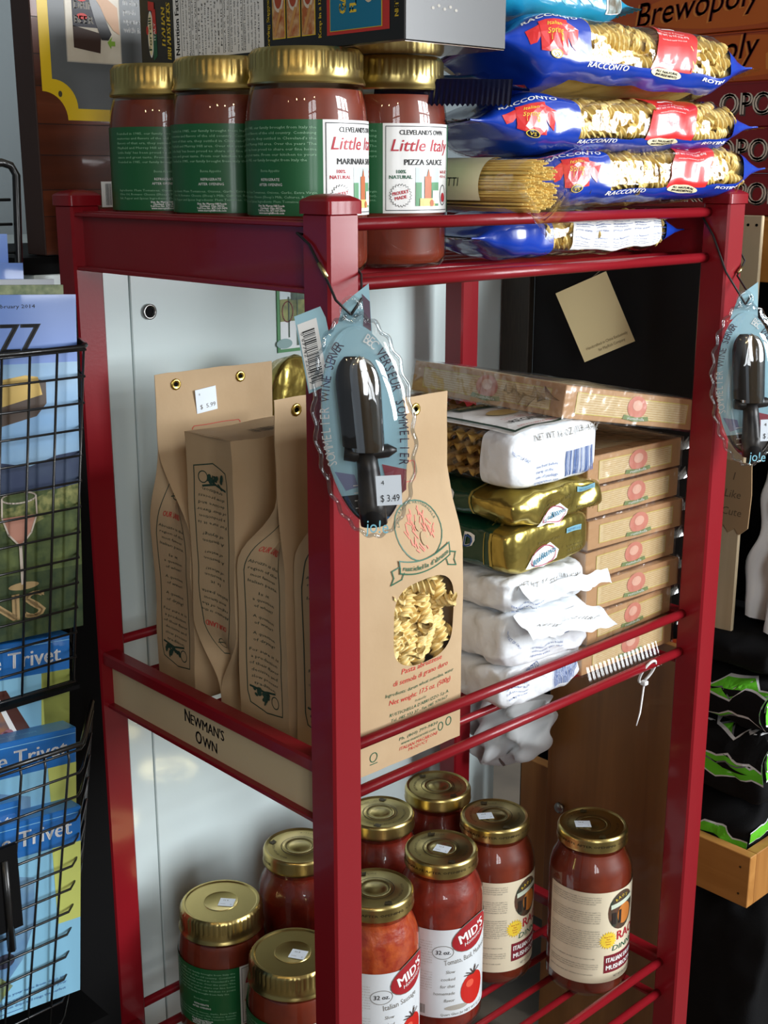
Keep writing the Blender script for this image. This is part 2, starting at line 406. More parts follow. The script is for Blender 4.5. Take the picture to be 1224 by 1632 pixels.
for z in (ZT, ZM, ZB):
    zu = {ZT: 1.2455, ZM: 0.7987, ZB: 0.3434}[z]
    bar('front_rail', (S-.002, YB, zu), (W-S+.002, YB, zu)); bar('front_rail', (S-.002, YB, z), (W-S+.002, YB, z))
    bar('back_rail', (S-.002, D-S/2, zu), (W-S+.002, D-S/2, zu)); bar('back_rail', (S-.002, D-S/2, z), (W-S+.002, D-S/2, z))
    k = 9 if z != ZB else 10
    for i in range(1, k):
        yy = YB+(D-S/2-YB)*i/k; bar('shelf_rod', (0.020, yy, z), (W-.020, yy, z), .0042)
# side channels of each shelf: a flanged steel channel on top, sign holders below
for sd in (0, 1):
    X = lambda x: x if sd == 0 else W-x
    def bx(a, q, nm, m=RED, bev=0.0008):
        b = MB(); x0, x1 = sorted((X(a[0]), X(q[0]))); b.box((x0, a[1], a[2]), (x1, q[1], q[2]), bev=bev); return rk(b, nm, m)
    y0, y1 = S-.001, D-S+.001
    bx((0.012, y0, 1.1955), (0.0145, y1, 1.2500), 'side_channel')
    bx((0.003, y0, 1.2445), (0.020, y1, 1.2485), 'channel_flange'); bx((0.003, y0, 1.1935), (0.020, y1, 1.1975), 'channel_flange')
    for zt, zb_ in ((0.7820, 0.7363), (0.3270, 0.2810)):
        bx((0.004, y0, zt+.0005), (0.022, y1, zt+.0145), 'side_rail', bev=.002); bx((0.008, y0, zb_-.0045), (0.020, y1, zb_), 'side_rail')
        if sd == 0:
            b = MB(); x0, x1 = sorted((X(.0150), X(.0172))); b.box((x0, y0, zb_), (x1, y1, zt+.001))
            cd = rk(b, 'sign_card', mat('beige card', (206, 184, 146), 0.6)); 
            if sd == 0 and zt > .5:
                p = Print()
                # reads from the left side: u runs from back to front
                L0 = 0.3457
                for (t_, v, h, wdt) in (("N", .0250, .0105, None), ("EWMAN'S", .0250, .0088, None)):
                    pass
                p.text("N", 0.134, .0235, .0140, BLACK, 1, 'l', sx=.72, bold=.03); p.text("EWMAN'S", 0.1442, .0235, .0112, BLACK, 1, 'l', wid=.0560, bold=.03)
                p.text("O", 0.152, .0065, .0140, BLACK, 1, 'l', sx=.72, bold=.03); p.text("WN", 0.1645, .0065, .0112, BLACK, 1, 'l', wid=.0235, bold=.03)
                o = p.build('lettering', plane((.0150, y1, zb_), (0, -1, 0), (0, 0, 1)), cd)
                for v in o.data.vertices: v.co -= rack.location
# ================================================================== sauce jars
GLASS = film('jar glass', (250, 250, 248), refl=0.05, rough=0.02)
SAUCE = mat('tomato sauce', (126, 45, 18), 0.45, var=((108, 35, 13), 40))
SAUCE2 = mat('chunky sauce', (158, 46, 22), 0.4, var=((190, 84, 36), 90), bump=(120, 0.5))
SAUCED = mat('dark sauce', (112, 28, 16), 0.4, var=((140, 40, 20), 60), bump=(90, .3))
LGREEN = mat('label green', (16, 92, 48), 0.45, coat=.25, coat_r=.12); LWHITE = mat('label white', (226, 226, 224), 0.4, coat=.25, coat_r=.12); LCREAM = mat('label cream', (228, 216, 188), 0.5)
CRIM = mat('crimson ink', (176, 30, 48), 0.5); PALEG = mat('pale green ink', (150, 196, 160), 0.5)
def cyl(r, z0=0.0): return lambda u, v: (r*math.cos(u/r), r*math.sin(u/r), z0+v)
def lathe_part(prof, name, m, parent, n=48, rmod=None):
    b = MB(); b.lathe(prof, n, 0, rmod); return b.build(name, m, parent, 'auto')
def label_patch(r, a0, a1, z0, z1, name, m, parent):
    n = max(6, int((a1-a0)/4)); b = MB()
    b.grid(lambda u, v: (r*math.cos(R(a0+(a1-a0)*u)), r*math.sin(R(a0+(a1-a0)*u)), z0+(z1-z0)*v), n, 1)
    b.grid(lambda u, v: ((r-.0003)*math.cos(R(a0+(a1-a0)*u)), (r-.0003)*math.sin(R(a0+(a1-a0)*u)), z0+(z1-z0)*v), n, 1)
    return b.build(name, m, parent, True)
QH = 0.178
def quart_jar(name, label, kind, group):
    t = thing(name, label, 'jar', group=group)
    lathe_part([(0.040, 0.001), (0.0455, 0), (0.0495, .004), (.051, .010), (.051, .114), (.0507, .123), (.0499, .132), (.0485, .140), (.0468, .147), (.0452, .1515), (.0440, .156), (.0440, .170)], 'glass_jar', GLASS, t, 64)
    lathe_part([(0.001, 0.003), (.0445, .003), (.0492, .008), (.0498, .012), (.0498, .114), (.0495, .123), (.0487, .132), (.0473, .140), (.0461, .1445), (.0455, .1460), (.001, .1462)], 'sauce', SAUCE, t, 48)
    def knurl(i, j, r): return r+(.0011 if (j % 3 == 0 and 6 <= i <= 7) else 0)
    lid = lathe_part([(.0420, .1515), (.0484, .1500), (.0490, .1512), (.0482, .1535), (.0468, .1565), (.0474, .1605), (.0462, .1632), (.0462, .1738), (.0452, .1765), (.0438, .178), (.0415, .1780), (.040, .1768), (.020, .1768), (.0195, .1774), (.018, .1768), (.001, .1768)], 'lid', GOLD, t, 144, knurl)
    z0, z1 = .047, .122; r = .0514
    w0, w1 = 14, 98
    for a0, a1, nm, m in ((-118, w0, 'label_back', LGREEN), (w0, w1, 'label_front', LWHITE), (w1, 232, 'label_back', LGREEN)):
        la = label_patch(r, a0, a1, z0, z1, nm, m, t); 
        if nm == 'label_back' and a0 < 0:
            p = Print(.008); u0 = r*R(-92); wd = r*R(w0-6)-u0
            p.para("Founded in 1985, our family brought from Italy the memories and flavors of the old country. Combining flavors of that era, they settled in Cleveland's the Mayfield and Murray Hill area. Over the years 'The Little Italy' has been proud to share our fine home sauce and great taste. From our kitchen to yours", u0, .068, wd, .0022, .0042, 7, PALEG, 1)
            cu = u0+wd*.55
            p.text('Buona Appetito', cu, .0345, .0022, PALEG, 1, res=1); p.text('REFRIGERATE', cu, .0275, .0023, INKW, 1, res=1); p.text('AFTER OPENING', cu, .0235, .0023, INKW, 1, res=1)
            p.para("Ingredients: Plum Tomatoes, Onions, Garlic, Extra Virgin Olive Oil, Romano Cheese (Sheep's Milk, Cultures, Rennet), Salt, Pepper and Spices", u0, .0175, wd, .0020, .0036, 3, PALEG, 1)
            for i, s_ in enumerate(('Dist. By: Murray Hill Foods', 'Cleveland, Ohio 44126', 'Toll Free No. 877-269-3470', 'www.murrayhillfoods.com')): p.text(s_, cu, .0066-i*.0019+.0005, .0018, INKW, 1, res=1, bold=.05)
            p.build('print', cyl(r, z0), la)
        if nm == 'label_front':
            p = Print(.006); u0, u1 = r*R(w0), r*R(w1); c = (u0+u1)/2; h = z1-z0
            p.frame(u0+.0025, .0025, u1-.0025, h-.0025, .0006, BLACK, 1)
            p.text("CLEVELAND'S OWN", c, .0655, .0042, BLACK, 1, wid=.047, bold=.04)
            p.text('Little Italy', c, .0520, .0105, CRIM, 1, wid=.064, sh=.28, bold=.015, res=3)
            p.text('PIZZA SAUCE' if kind == 'pizza' else 'MARINARA SAUCE', c+.002, .0405, .0050, BLACK, 1, wid=.043 if kind == 'pizza' else .056, bold=.06)
            col = INKG if kind == 'pizza' else CRIM
            p.text('100%', u0+.0155, .0335, .0031, col, 1, bold=.05); p.text('NATURAL', u0+.0155, .0290, .0031, col, 1, wid=.0205, bold=.05)
            p.star(u0+.0155, .0150, .0102, .0086, 22, BLACK, 1); p.star(u0+.0155, .0150, .0096, .0080, 22, LWHITE, 2)
            p.text('PROUDLY', u0+.0155, .0160, .0030, CRIM, 3, rot=.18, wid=.0145, bold=.06); p.text('MADE', u0+.0158, .0118, .0030, CRIM, 3, rot=.18, bold=.06)
            x0, x1 = c-.0085, c+.0185
            p.rect(x0, .006, x1, .0385, mat('picture sky', (196, 222, 226), .5), 1)
            p.rect(x0, .006, x0+.006, .026, mat('picture green', (96, 150, 110), .5), 2); p.rect(x1-.010, .006, x1-.0005, .026, mat('picture green', (96, 150, 110), .5), 2)
            PB = mat('picture brick', (188, 106, 66), .5)
            p.rect(x0+.009, .008, x0+.0165, .031, PB, 3); p.poly([(x0+.0115, .031), (x0+.015, .031), (x0+.0133, .0378)], PB, 3)
            p.rect(x0+.004, .006, x1-.006, .0125, mat('picture sand', (226, 196, 120), .5), 4); p.rect(x1-.009, .008, x1-.001, .019, INKW, 4); p.ell(x0+.017, .0085, .0022, .0028, PB, 5)
            p.text('16 FL OZ', x1+.0085, .0335, .0026, CRIM, 1, wid=.013, bold=.05); p.text('454 mL', x1+.0085, .0297, .0026, CRIM, 1, wid=.013)
            p.ring(x1+.0075, .0150, .005, .0085, .0007, BLACK, 1); p.ell(x1+.0075, .013, .003, .004, CRIM, 2)
            p.build('print', cyl(r, z0), la)
    return t
def face(x, y): return math.atan2(CY-y, CX-x)
GQ = 'quart sauce jars on the top shelf'
qm = quart_jar('sauce_jar', 'marinara jar nearest the front corner post, largest on the top shelf', 'marinara', GQ)
qz = quart_jar('sauce_jar', 'pizza sauce jar with its whole white label showing beside the pasta bags', 'pizza', GQ)
ZS = ZT+.0053
qm.location = (.0735, .111, ZS); qm.rotation_euler = (0, 0, face(.0735, .111))
qz.location = (.1775, .120, ZS); qz.rotation_euler = (0, 0, face(.1775, .120)-R(21))
dup(qm, (.0755, .2235, ZS), face(.0755, .2235)+R(18), 'middle marinara jar of the top shelf row, only a white label sliver showing')
dup(qm, (.0760, .3280, ZS), face(.076, .328)+R(36), 'rearmost marinara jar at the back of the top shelf row')
ZSB = ZB+.0053
g2 = 'quart sauce jars on the bottom shelf'
PS = MB()
def sticker(root, x, y, z, rz, w=.017, h=.014, txt='', name='price_sticker', m=None):
    b = MB(); b.box((-w/2, -h/2, 0), (w/2, h/2, .0003)); o = b.build(name, m or STICK, root); o.location = (x, y, z); o.rotation_euler = (0, 0, rz)
    p = Print(); p.text('4', -w*.34, h*.22, .002, INKGY, 1, res=1); p.text('8 99', w*.1, -h*.3, .0026, INKGY, 1, res=1); p.line([(w*.05, h*.25), (w*.35, h*.25)], .0005, INKGL, 1)
    p.build('price', plane((0, 0, .0003), (1, 0, 0), (0, 1, 0)), o); return o
for (x, y, da, lb) in ((.106, .324, -8, 'big sauce jar with a pale gold lid against the white cabinet'), (.104, .192, -20, 'big sauce jar half hidden behind the front corner post, tilted price sticker')):
    o = dup(qm, (x, y, ZSB), face(x, y)+R(da+14), lb); o['group'] = g2
    sticker(o, .004, .006, .1770, R(-90-da*.5-45+20), .0175, .0155)
# ---- taller smooth-lidded jars on the bottom shelf
def tall_jar(name, label, kind, H=.212, r=.0510, sauce=SAUCE):
    t = thing(name, label, 'jar', group='smooth lidded sauce jars on the bottom shelf')
    lathe_part([(0.040, 0.001), (r-.006, 0), (r-.002, .004), (r, .011), (r, H-.060), (r-.001, H-.050), (r-.004, H-.040), (r-.009, H-.030), (.0405, H-.023), (.0395, H-.019), (.0395, H-.004)], 'glass_jar', GLASS, t, 64)
    lathe_part([(.001, .003), (r-.006, .003), (r-.0028, .009), (r-.0014, .013), (r-.0014, H-.060), (r-.0024, H-.050), (r-.0055, H-.040), (r-.0105, H-.031), (.0388, H-.025), (.001, H-.0248)], 'sauce', sauce, t, 48)
    lid = lathe_part([(.0405, H-.0175), (.0432, H-.0178), (.0436, H-.0160), (.0430, H-.0145), (.0430, H-.004), (.0420, H-.0012), (.0405, H), (.0385, H-.0008), (.0375, H-.0016), (.0185, H-.0016), (.0175, H-.0010), (.0165, H-.0016), (.011, H-.0012), (.010, H-.0006), (.001, H-.0004)], 'lid', GOLD, t, 64)
    p = Print(.02); z = H-.0013
    for a, s_ in ((60, 'BEST WHEN USED BY'), (240, 'BUTTON POPS UP WHEN OPENED')): p.arc(s_, 0, 0, .029, .0028, GOLDD, 1, a0=a)
    p.ring(0, 0, .0215, .0215, .0008, GOLDD, 1); p.ring(0, 0, .0155, .0155, .0006, GOLDD, 1)
    p.poly([(.0275, .009), (.0340, .0075), (.0330, .0125), (.0355, .013), (.0330, .0165), (.0270, .016)], GOLDD, 1)
    p.poly([(-.0275, -.009), (-.0340, -.0075), (-.0330, -.0125), (-.0355, -.013), (-.0330, -.0165), (-.0270, -.016)], GOLDD, 1)
    p.build('lid_print', plane((0, 0, z), (1, 0, 0), (0, 1, 0)), lid)
    p = Print(.006); p.text('REFRIGERATE AFTER OPENING  < CLOSE', 0, 0, .0030, GOLDD, 1, wid=.12, res=1, bold=.05)
    p.build('rim_print', cyl(.0431, H-.0108), lid)
    R_ = r+.0004
    if kind == 'cream':
        z0, z1 = .022, .146; la = label_patch(R_, -62, 125, z0, z1, 'label', LCREAM, t); p = Print(.006)
        u0 = R_*R(-57); wd = .066
        tx = "ROTINI ITALIAN GARDEN STYLE NEED TO DO NOTHING TO ADD A BEAUTIFUL SAUCE CHEF'S TO MUSHROOM INGREDIENTS CRUSHED TOMATOES TOMATO PUREE ITALIAN SAUSAGE MUSHROOMS ONIONS OLIVE OIL GARLIC BASIL SALT OREGANO NO SUGAR ADDED CONTAINS MILK"
        for v, nl in ((.1170, 4), (.0970, 6), (.0710, 9), (.0330, 1), (.0250, 3), (.0110, 1)):
            p.para(tx, u0, v, wd, .0016, .0029, nl, INKGY, 1); tx = ' '.join(tx.split()[5:]+tx.split()[:5])
        c = R_*R(51)
        OV = mat('tavern picture', (96, 60, 44), .5, var=((40, 62, 50), 60)); 
        p.ell(c, .096, .0215, .0262, OV, 1); p.ell(c+.004, .090, .012, .014, mat('tavern light', (196, 120, 52), .5), 2); p.poly([(c-.018, .106), (c+.018, .112), (c+.018, .106), (c-.018, .100)], mat('awning', (206, 216, 196), .5), 3)
        p.arc("RAO'S", c, .098, .0155, .0042, INKY, 4, a0=100); p.rect(c-.016, .079, c-.010, .095, mat('tavern dark', (40, 30, 26), .5), 3); p.rect(c-.006, .079, c-.002, .097, mat('tavern dark', (40, 30, 26), .5), 3)
        p.star(c-.0195, .0585, .0125, .0092, 20, INKY, 2)
        for i, s_ in enumerate(('New York', 'Style', 'Dinner', 'Sauce')): p.text(s_, c-.0195, .0625-i*.0033, .0020, CRIM, 3, res=1)
        p.text("RAO'S", c-.008, .0560, .0125, CRIM, 2, 'l', wid=.046, bold=.03); p.text('DINNER', c-.0145, .0425, .0075, INKG, 2, 'l', wid=.050, sh=.2)
        BX = mat('maroon ink', (120, 26, 40), .5)
        p.rect(c-.0240, .0130, c+.0360, .0375, BX, 1); p.text('ITALIAN SAUSAGE', c-.0215, .0275, .0066, INKW, 2, 'l', wid=.056, bold=.05); p.text('MUSHROOM', c-.0215, .0170, .0066, INKW, 2, 'l', wid=.046, bold=.05)
        p.text('NET WT 28 OZ (1 LB 12 OZ)', c-.010, .0050, .0032, INKGY, 1, 'l', wid=.045, res=1)
        p.build('print', cyl(R_, z0), la)
    if kind in ('basil', 'sausage'):
        z0, z1 = .026, .142; la = label_patch(R_, -100, 100, z0, z1, 'label', mat('label silver white', (220, 226, 230), .35, coat=.25, coat_r=.12), t); p = Print(.006); c = R_*R(26)
        p.para("Mid's is a family recipe from the old country slow cooked with fresh ingredients and no preservatives for that homemade flavor since", c-.062, .100, .030, .0016, .0034, 10, INKGL, 1)
        p.para("INGREDIENTS tomatoes tomato puree olive oil basil garlic onion salt sugar spices", c-.062, .060, .030, .0016, .0034, 8, INKGL, 1)
        p.barcode(c-.062, .004, .022, .012, INKGY, 1, 5)
        mr = mat('maroon ink', (120, 26, 40), .5)
        p.ell(c+.020, .104, .0310, .0190, INKGY, 1, rot=.30); p.ell(c+.020, .104, .0300, .0180, mat('mids red', (160, 28, 36), .5), 2, rot=.30)
        p.text("MID'S", c+.020, .1010, .0125, INKW, 3, wid=.041, rot=.30, bold=.04); p.text('Homestyle', c+.022, .0955, .0050, INKW, 3, wid=.032, rot=.30, sh=.2)
        p.ring(c-.0195, .0870, .0125, .0085, .0007, INKGY, 1); p.text('32 oz.', c-.0195, .0845, .0056, BLACK, 1, wid=.018, bold=.03)
        p.text('Tomato, Basil, Mushroom' if kind == 'basil' else 'Italian Sausage', c-.018, .0700, .0070, INKGY, 1, 'l', wid=.068 if kind == 'basil' else .046, rot=.10)
        for i, s_ in enumerate(('Slow', 'cooked', 'for that', 'homemade', 'flavor')): p.text(s_, c-.0050, .0590-i*.0095, .0042, INKGY, 1, 'r', sh=.15)
        TM = mat('tomato red', (196, 36, 28), .35)
        p.ell(c-.002, .0125, .0150, .0035, INKGL, 1); p.ell(c+.0210, .0310, .0185, .0210, TM, 2); p.ell(c+.0155, .0390, .006, .005, mat('tomato light', (226, 92, 70), .35), 3)
        for a in (40, 75, 110, 145, 170): p.line([(c+.021, .0500), (c+.021+.013*math.cos(R(a)), .0500+.008*math.sin(R(a)))], .0013, mat('stalk', (64, 44, 36), .6), 4)
        p.line([(c+.021, .050), (c+.024, .060)], .0015, mat('stalk', (64, 44, 36), .6), 4)
        p.text('Quart Glass Jar NET WT 32 OZ', c-.022, .0025, .0036, INKGY, 1, 'l', wid=.062, res=1)
        p.build('print', cyl(R_, z0), la)
    return t
TJ = []
c1 = tall_jar('sauce_jar', 'cream labelled sauce jar standing alone at the right of the bottom shelf', 'cream')
c1.location = (.508, .106, ZSB); c1.rotation_euler = (0, 0, face(.508, .106)); sticker(c1, .004, -.012, .2115, R(-80), .019, .015)
c2 = dup(c1, (.437, .203, ZSB), face(.437, .203)+R(4), 'cream labelled sauce jar behind the tomato label jar, sticker off centre')
m1 = tall_jar('sauce_jar', 'tomato and basil jar with white label and a turned price sticker', 'basil', .220, .0508, SAUCED)
m1.location = (.322, .184, ZSB); m1.rotation_euler = (0, 0, face(.322, .184)); sticker(m1, .004, .001, .2195, R(-110), .018, .015)
m2 = tall_jar('sauce_jar', 'orange sausage sauce jar just right of the corner post, lowest in the picture', 'sausage', .218, .0500, SAUCE2)
m2.location = (.209, .176, ZSB); m2.rotation_euler = (0, 0, face(.209, .176)+R(4))
u1 = tall_jar('sauce_jar', 'plain gold lidded jar left of the corner post near the cabinet', 'none', .212, .0500, SAUCED)
u1.location = (.2125, .312, ZSB); u1.rotation_euler = (0, 0, R(100))
dup(u1, (.338, .306, ZSB), R(20), 'gold lidded jar right of the corner post, behind the orange sauce')
dup(u1, (.441, .306, ZSB), R(60), 'rearmost gold lidded jar beside the back post')
# ================================================================== kraft paper pasta bags on the middle shelf
PASTA = mat('dry pasta', (240, 216, 150), 0.45, var=((230, 200, 128), 60), coat=.1)
PASTAY = mat('yellow dry pasta', (240, 214, 138), 0.42, var=((228, 196, 112), 60), coat=.1)
def fusilli_mesh(L=.034, r=.0058, tw=2.6, n=9, st=13):
    b = MB(); 
    b.grid(lambda u, v: ((lambda rr, th: (rr*math.cos(th), rr*math.sin(th), (u-.5)*L))((r*(.45+.55*((math.cos(3*2*math.pi*v)+1)/2)**1.0)), 2*math.pi*v+tw*2*math.pi*u)), st, n, wrapv=True)
    o = b.build('pasta_spiral', PASTA, None, True); me = o.data; bpy.data.objects.remove(o); return me
FUS = fusilli_mesh(.040, .0076, 2.3, 15, 28); ROT = fusilli_mesh(.030, .0078, 1.5, 15, 18)
FUS.materials[0] = PASTA; ROT.materials[0] = PASTAY
def pasta(me, parent, loc, rot, sc=1.0):
    o = bpy.data.objects.new('pasta_spiral', me); C.objects.link(o); o.parent = parent; o.location = loc; o.rotation_euler = rot; o.scale = (sc,)*3; return o
def lerp(a, b_, t): return a+(b_-a)*t
def sst(x, a, b_): 
    t = max(0, min(1, (x-a)/(b_-a))); return t*t*(3-2*t)
GLW = film('clear window film', refl=.015, rough=.08)
BRASS = mat('brass eyelet', (206, 178, 92), .25, metal=1)
def eyelet(parent, p, rot):
    b = MB(); b.lathe([(.0022, 0), (.0032, .0004), (.0046, .0008), (.0056, .0002), (.0058, -.0004)], 20, rmod=lambda i, j, r: r*(1+.05*(j % 2)*(i > 2)))
    o = b.build('eyelet', BRASS, parent, True); o.location = p; o.rotation_euler = rot
    b = MB(); b.lathe([(.0024, .0003), (.001, .0003)], 12); h = b.build('hole', DARK, o); return o
def kraft_bag(label, origin, rotz, w=.141, d=.076, H=.334, yt=.5, seed=0, inverted=False, window=False, amp=.0022, h1=.56, h2=.80):
    t = thing('pasta_bag', label, 'bag', origin, group='brown paper pasta bags')
    t.rotation_euler = (0, 0, rotz)
    if inverted: t.rotation_euler = (0, math.pi, rotz); 
    def nz(p):
        q = Vector((p[0]*14+seed*7.3, p[1]*14, p[2]*11)); n = noise.noise_vector(q); n2 = noise.noise_vector(q*2.7)
        return Vector(p)+(n*amp+n2*amp*.45)*Vector((1, 1, .25)).length/1.45
    def ring(z):
        tt = sst(z/H, h1, h2); y_t = yt*d
        return lerp(0, y_t-.0004, tt), lerp(d, y_t+.0004, tt), tt
    def front(u, z):
        yf, yb, tt = ring(z); bl = .007*math.sin(math.pi*max(0, min(1, u/w)))*math.sin(math.pi*max(0, min(1, z/H)))*(1-tt)
        return nz((u, yf-bl, z))
    def back(u, z):
        yf, yb, tt = ring(z); return nz((u, yb, z))
    def side(sd):
        def f(s_, z):       # s_ in metres from front to back along the depth
            yf, yb, tt = ring(z); k = max(0, min(1, s_/d)); g = tt*d*.46*(1-abs(2*k-1)); g += .004*(1-abs(2*k-1))*(1-tt)
            return nz((g if sd == 0 else w-g, lerp(yf, yb, k), z))
        return f
    nu, nv = 18, 34; b = MB()
    if not window: b.grid(lambda u, v: front(u*w, v*H), nu, nv)
    b.grid(lambda u, v: back(u*w, v*H), nu, nv)
    for sd in (0, 1): b.grid((lambda f: lambda u, v: f(u*d, v*H))(side(sd)), 10, nv)
    b.grid(lambda u, v: nz((u*w, v*d, 0.0003)), 10, 8)
    if window:
        u0, u1, v0, v1, K = .047, .126, .098, .168, 64
        wn, ot = [], []
        for k in range(K):
            a = 2*math.pi*k/K; c_, s_ = math.cos(a), math.sin(a); e = 2/4.5
            x = (u0+u1)/2+(u1-u0)/2*math.copysign(abs(c_)**e, c_); z = (v0+v1)/2+(v1-v0)/2*math.copysign(abs(s_)**e, s_)
            z += .006*(1-((x-(u0+u1)/2)/((u1-u0)/2))**2)*math.copysign(1, s_)*abs(s_)
            wn.append((x, z))
            dx, dz = c_, s_; cx_, cz = (u0+u1)/2, (v0+v1)/2
            tx = ((w-cx_) if dx > 0 else cx_)/abs(dx) if abs(dx) > 1e-6 else 1e9; tz = ((H-cz) if dz > 0 else cz)/abs(dz) if abs(dz) > 1e-6 else 1e9
            tt = min(tx, tz); ot.append((cx_+dx*tt, cz+dz*tt))
        # make sure the four corners are hit
        for cx_, cz in ((0, 0), (w, 0), (0, H), (w, H)):
            j = min(range(K), key=lambda q: (ot[q][0]-cx_)**2+(ot[q][1]-cz)**2); ot[j] = (cx_, cz)
        M_ = 16
        b.grid(lambda u, v: front(*[lerp(wn[int(round(v*K)) % K][i], ot[int(round(v*K)) % K][i], u) for i in (0, 1)]), M_, K, wrapv=True)
    body = b.build('paper_body', KRAFT, t, 'auto')
    if window:
        b = MB(); b.poly = None
        cen = front((u0+u1)/2, (v0+v1)/2); n = len(wn)
        b.add([front(*q)+Vector((0, .0006, 0)) for q in wn]+[cen+Vector((0, .0006, 0))], [(i, n, (i+1) % n) for i in range(n)]); b.build('window_film', GLW, t, True)
        b = MB(); b.box((.012, .026, .08), (.130, .028, .19)); b.build('pasta_bed', PASTA, t)
        rd = random.Random(11)
        for lay in range(3):
            for i in range(4):
                for j in range(5):
                    x = u0+(i+.5+rd.uniform(-.35, .35))*(u1-u0)/4; z = v0-.004+(j+.5+rd.uniform(-.35, .35))*(v1-v0+.008)/5
                    if x < u0+.004 or x > u1-.002: x = min(max(x, u0+.005), u1-.004)
                    f = front(x, z)
                    pasta(FUS, t, (x, f.y+.0122+lay*.0085+rd.uniform(0, .002), z), (rd.uniform(-.12, .12), rd.choice((rd.uniform(.1, .8), rd.uniform(1.3, 1.8), rd.uniform(-.4, .5))), rd.uniform(0, 3)), rd.uniform(.95, 1.05))
    # side print: a bottle shaped panel of handwriting
    def side_print(sd):
        p = Print(.008); f = side(sd); m = BLACK; GI = mat('dark green ink', (34, 62, 50), .6)
        mp = (lambda u, v: f(d-u, v)) if sd == 0 else (lambda u, v: f(u, v))
        a = .010; top = .222
        p.line([(a+.012, top), (a+.004, top-.030), (a, top-.055), (a+.001, .045), (a+.004, .034), (d*.5, .028), (d-a, .033), (d-a, .080), (d-a+.001, .150), (d-a-.001, top-.055), (d-a-.006, top-.030), (d-a-.016, top), (a+.012, top)], .0011, GI, 1)
        p.ring(d*.5, top-.012, .006, .005, .0008, GI, 1); p.line([(d*.5-.008, top-.014), (d*.5+.008, top-.012)], .001, GI, 1)
        p.text('OUR LAND', d*.5, top-.034, .0058, INKR, 1, wid=.034, sh=.2, bold=.03)
        z = top-.046
        for blk in (('Abruzzo is the', 'region of the', 'most famous', 'Italian pasta.'), ('Is it', 'a question', 'of wheat?'), ('A question', 'of water?'), ('A question', 'of drying?'), ('For sure it is', 'a production', 'of their flavor', 'decisive and', 'slow process', 'tradition.')):
            for s_ in blk:
                p.text(s_, d*.5, z, .0032, GI, 1, res=1, sh=.15, wid=min(.046, len(s_)*.0034)); z -= .0066
            z -= .0042
        rq = random.Random(seed+1)
        for q_ in range(16): p.ell(d*.42+rq.uniform(-.013, .013), .0435+rq.uniform(-.005, .006), rq.uniform(.002, .005), rq.uniform(.0012, .0028), GI, 1+.2*q_, 9, rq.uniform(0, 3))
        p.ring(d*.70, .0430, .006, .0058, .001, GI, 1); p.line([(d*.2, .051), (d*.45, .048), (d*.7, .052)], .002, GI, 1)
        return p.build('side_print', mp, t, .0004, flip=(sd == 1 and False))
    side_print(1 if inverted else 0)
    # front print
    p = Print(.008); c = w*.5+.012
    p.line([(c-.040, .258), (c+.014, .258), (c+.016, .260), (c+.016, .274), (c+.014, .276), (c-.040, .276), (c-.042, .274), (c-.042, .260)], .0007, INKR, 1, True)
    p.text('FUSILLI', c-.013, .2640, .0055, INKR, 1, wid=.026)
    if window:
        u = .086; v = .213
        p.ring(u, v+.004, .0285, .0255, .0012, INKG, 1); p.arc('LAVORAZIONE ARTIGIANALE', u, v+.0045, .0225, .0028, INKG, 1, a0=90)
        rd = random.Random(5); PK = mat('pink print', (222, 128, 108), .6)
        for i in range(46):
            a = rd.uniform(0, 6.28); r = rd.uniform(.004, .018); x, y = u+r*math.cos(a), v+.002+r*.9*math.sin(a)
            p.line([(x, y), (x+rd.uniform(-.004, .004), y+rd.uniform(.002, .007))], .0012, PK, 1)
        p.ell(u-.001, v+.008, .003, .0045, KRAFT, 2); p.ell(u+.002, v-.003, .004, .006, KRAFT, 2)
        # ribbon
        n = 14; RB = []
        for i in range(n+1):
            q = -1+2*i/n; RB.append((u+q*.033, v-.0255+.0055*q*q+q*.0015))
        p.poly([(x, y-.0055) for x, y in RB]+[(x, y+.0055) for x, y in RB[::-1]], KRAFT, 2); p.line([(x, y-.0055) for x, y in RB]+[(x, y+.0055) for x, y in RB[::-1]], .0012, INKG, 3, True)
        for q in (-1, 1): p.line([(u+q*.033, v-.021), (u+q*.042, v-.0235), (u+q*.040, v-.030), (u+q*.043, v-.036), (u+q*.031, v-.033), (u+q*.0285, v-.0275)], .0011, INKG, 2)
        for i, ch in enumerate("rustichella d'abruzzo"):
            if ch != ' ':
                q = -0.88+1.76*i/20; p.text(ch, u+q*.033, v-.0278+.0055*q*q+q*.0015, .0044, INKG, 4, bold=.05, rot=q*.30)
        ux = .083; rr_ = .05
        for s_, v_, h, wd, m in (('Pasta abruzzese', .0885, .0052, .055, INKR), ('di semola di grano duro', .0790, .0052, .074, INKR), ('Ingredients: durum wheat semolina, water', .0700, .0036, .092, INKG), ('Net weight: 17.5 oz. (500g)', .0615, .0050, .083, INKR), ('Produced by:', .0555, .0026, .016, INKG), ("RUSTICHELLA D'ABRUZZO S.p.A.", .0500, .0032, .080, INKG), ('Tel. 085 933 37 - Fax 085 970367', .0445, .0030, .076, INKG), ('www.rustichella.it', .0395, .0028, .040, INKG), ('Imported by:', .0345, .0024, .02, INKG), ('Manicaretti, Inc.', .030, .003, .04, INKG), ('Ph. (800) 799-9830', .0225, .0032, .052, INKG), ('www.manicaretti.com', .0175, .0030, .046, INKG), ('ITALIAN MACARONI', .0120, .0034, .050, INKR), ('PRODUCT', .0078, .0032, .026, INKR)):
            p.text(s_, ux, v_, h, m, 1, wid=wd, sh=.22, res=1 if h < .004 else 2)
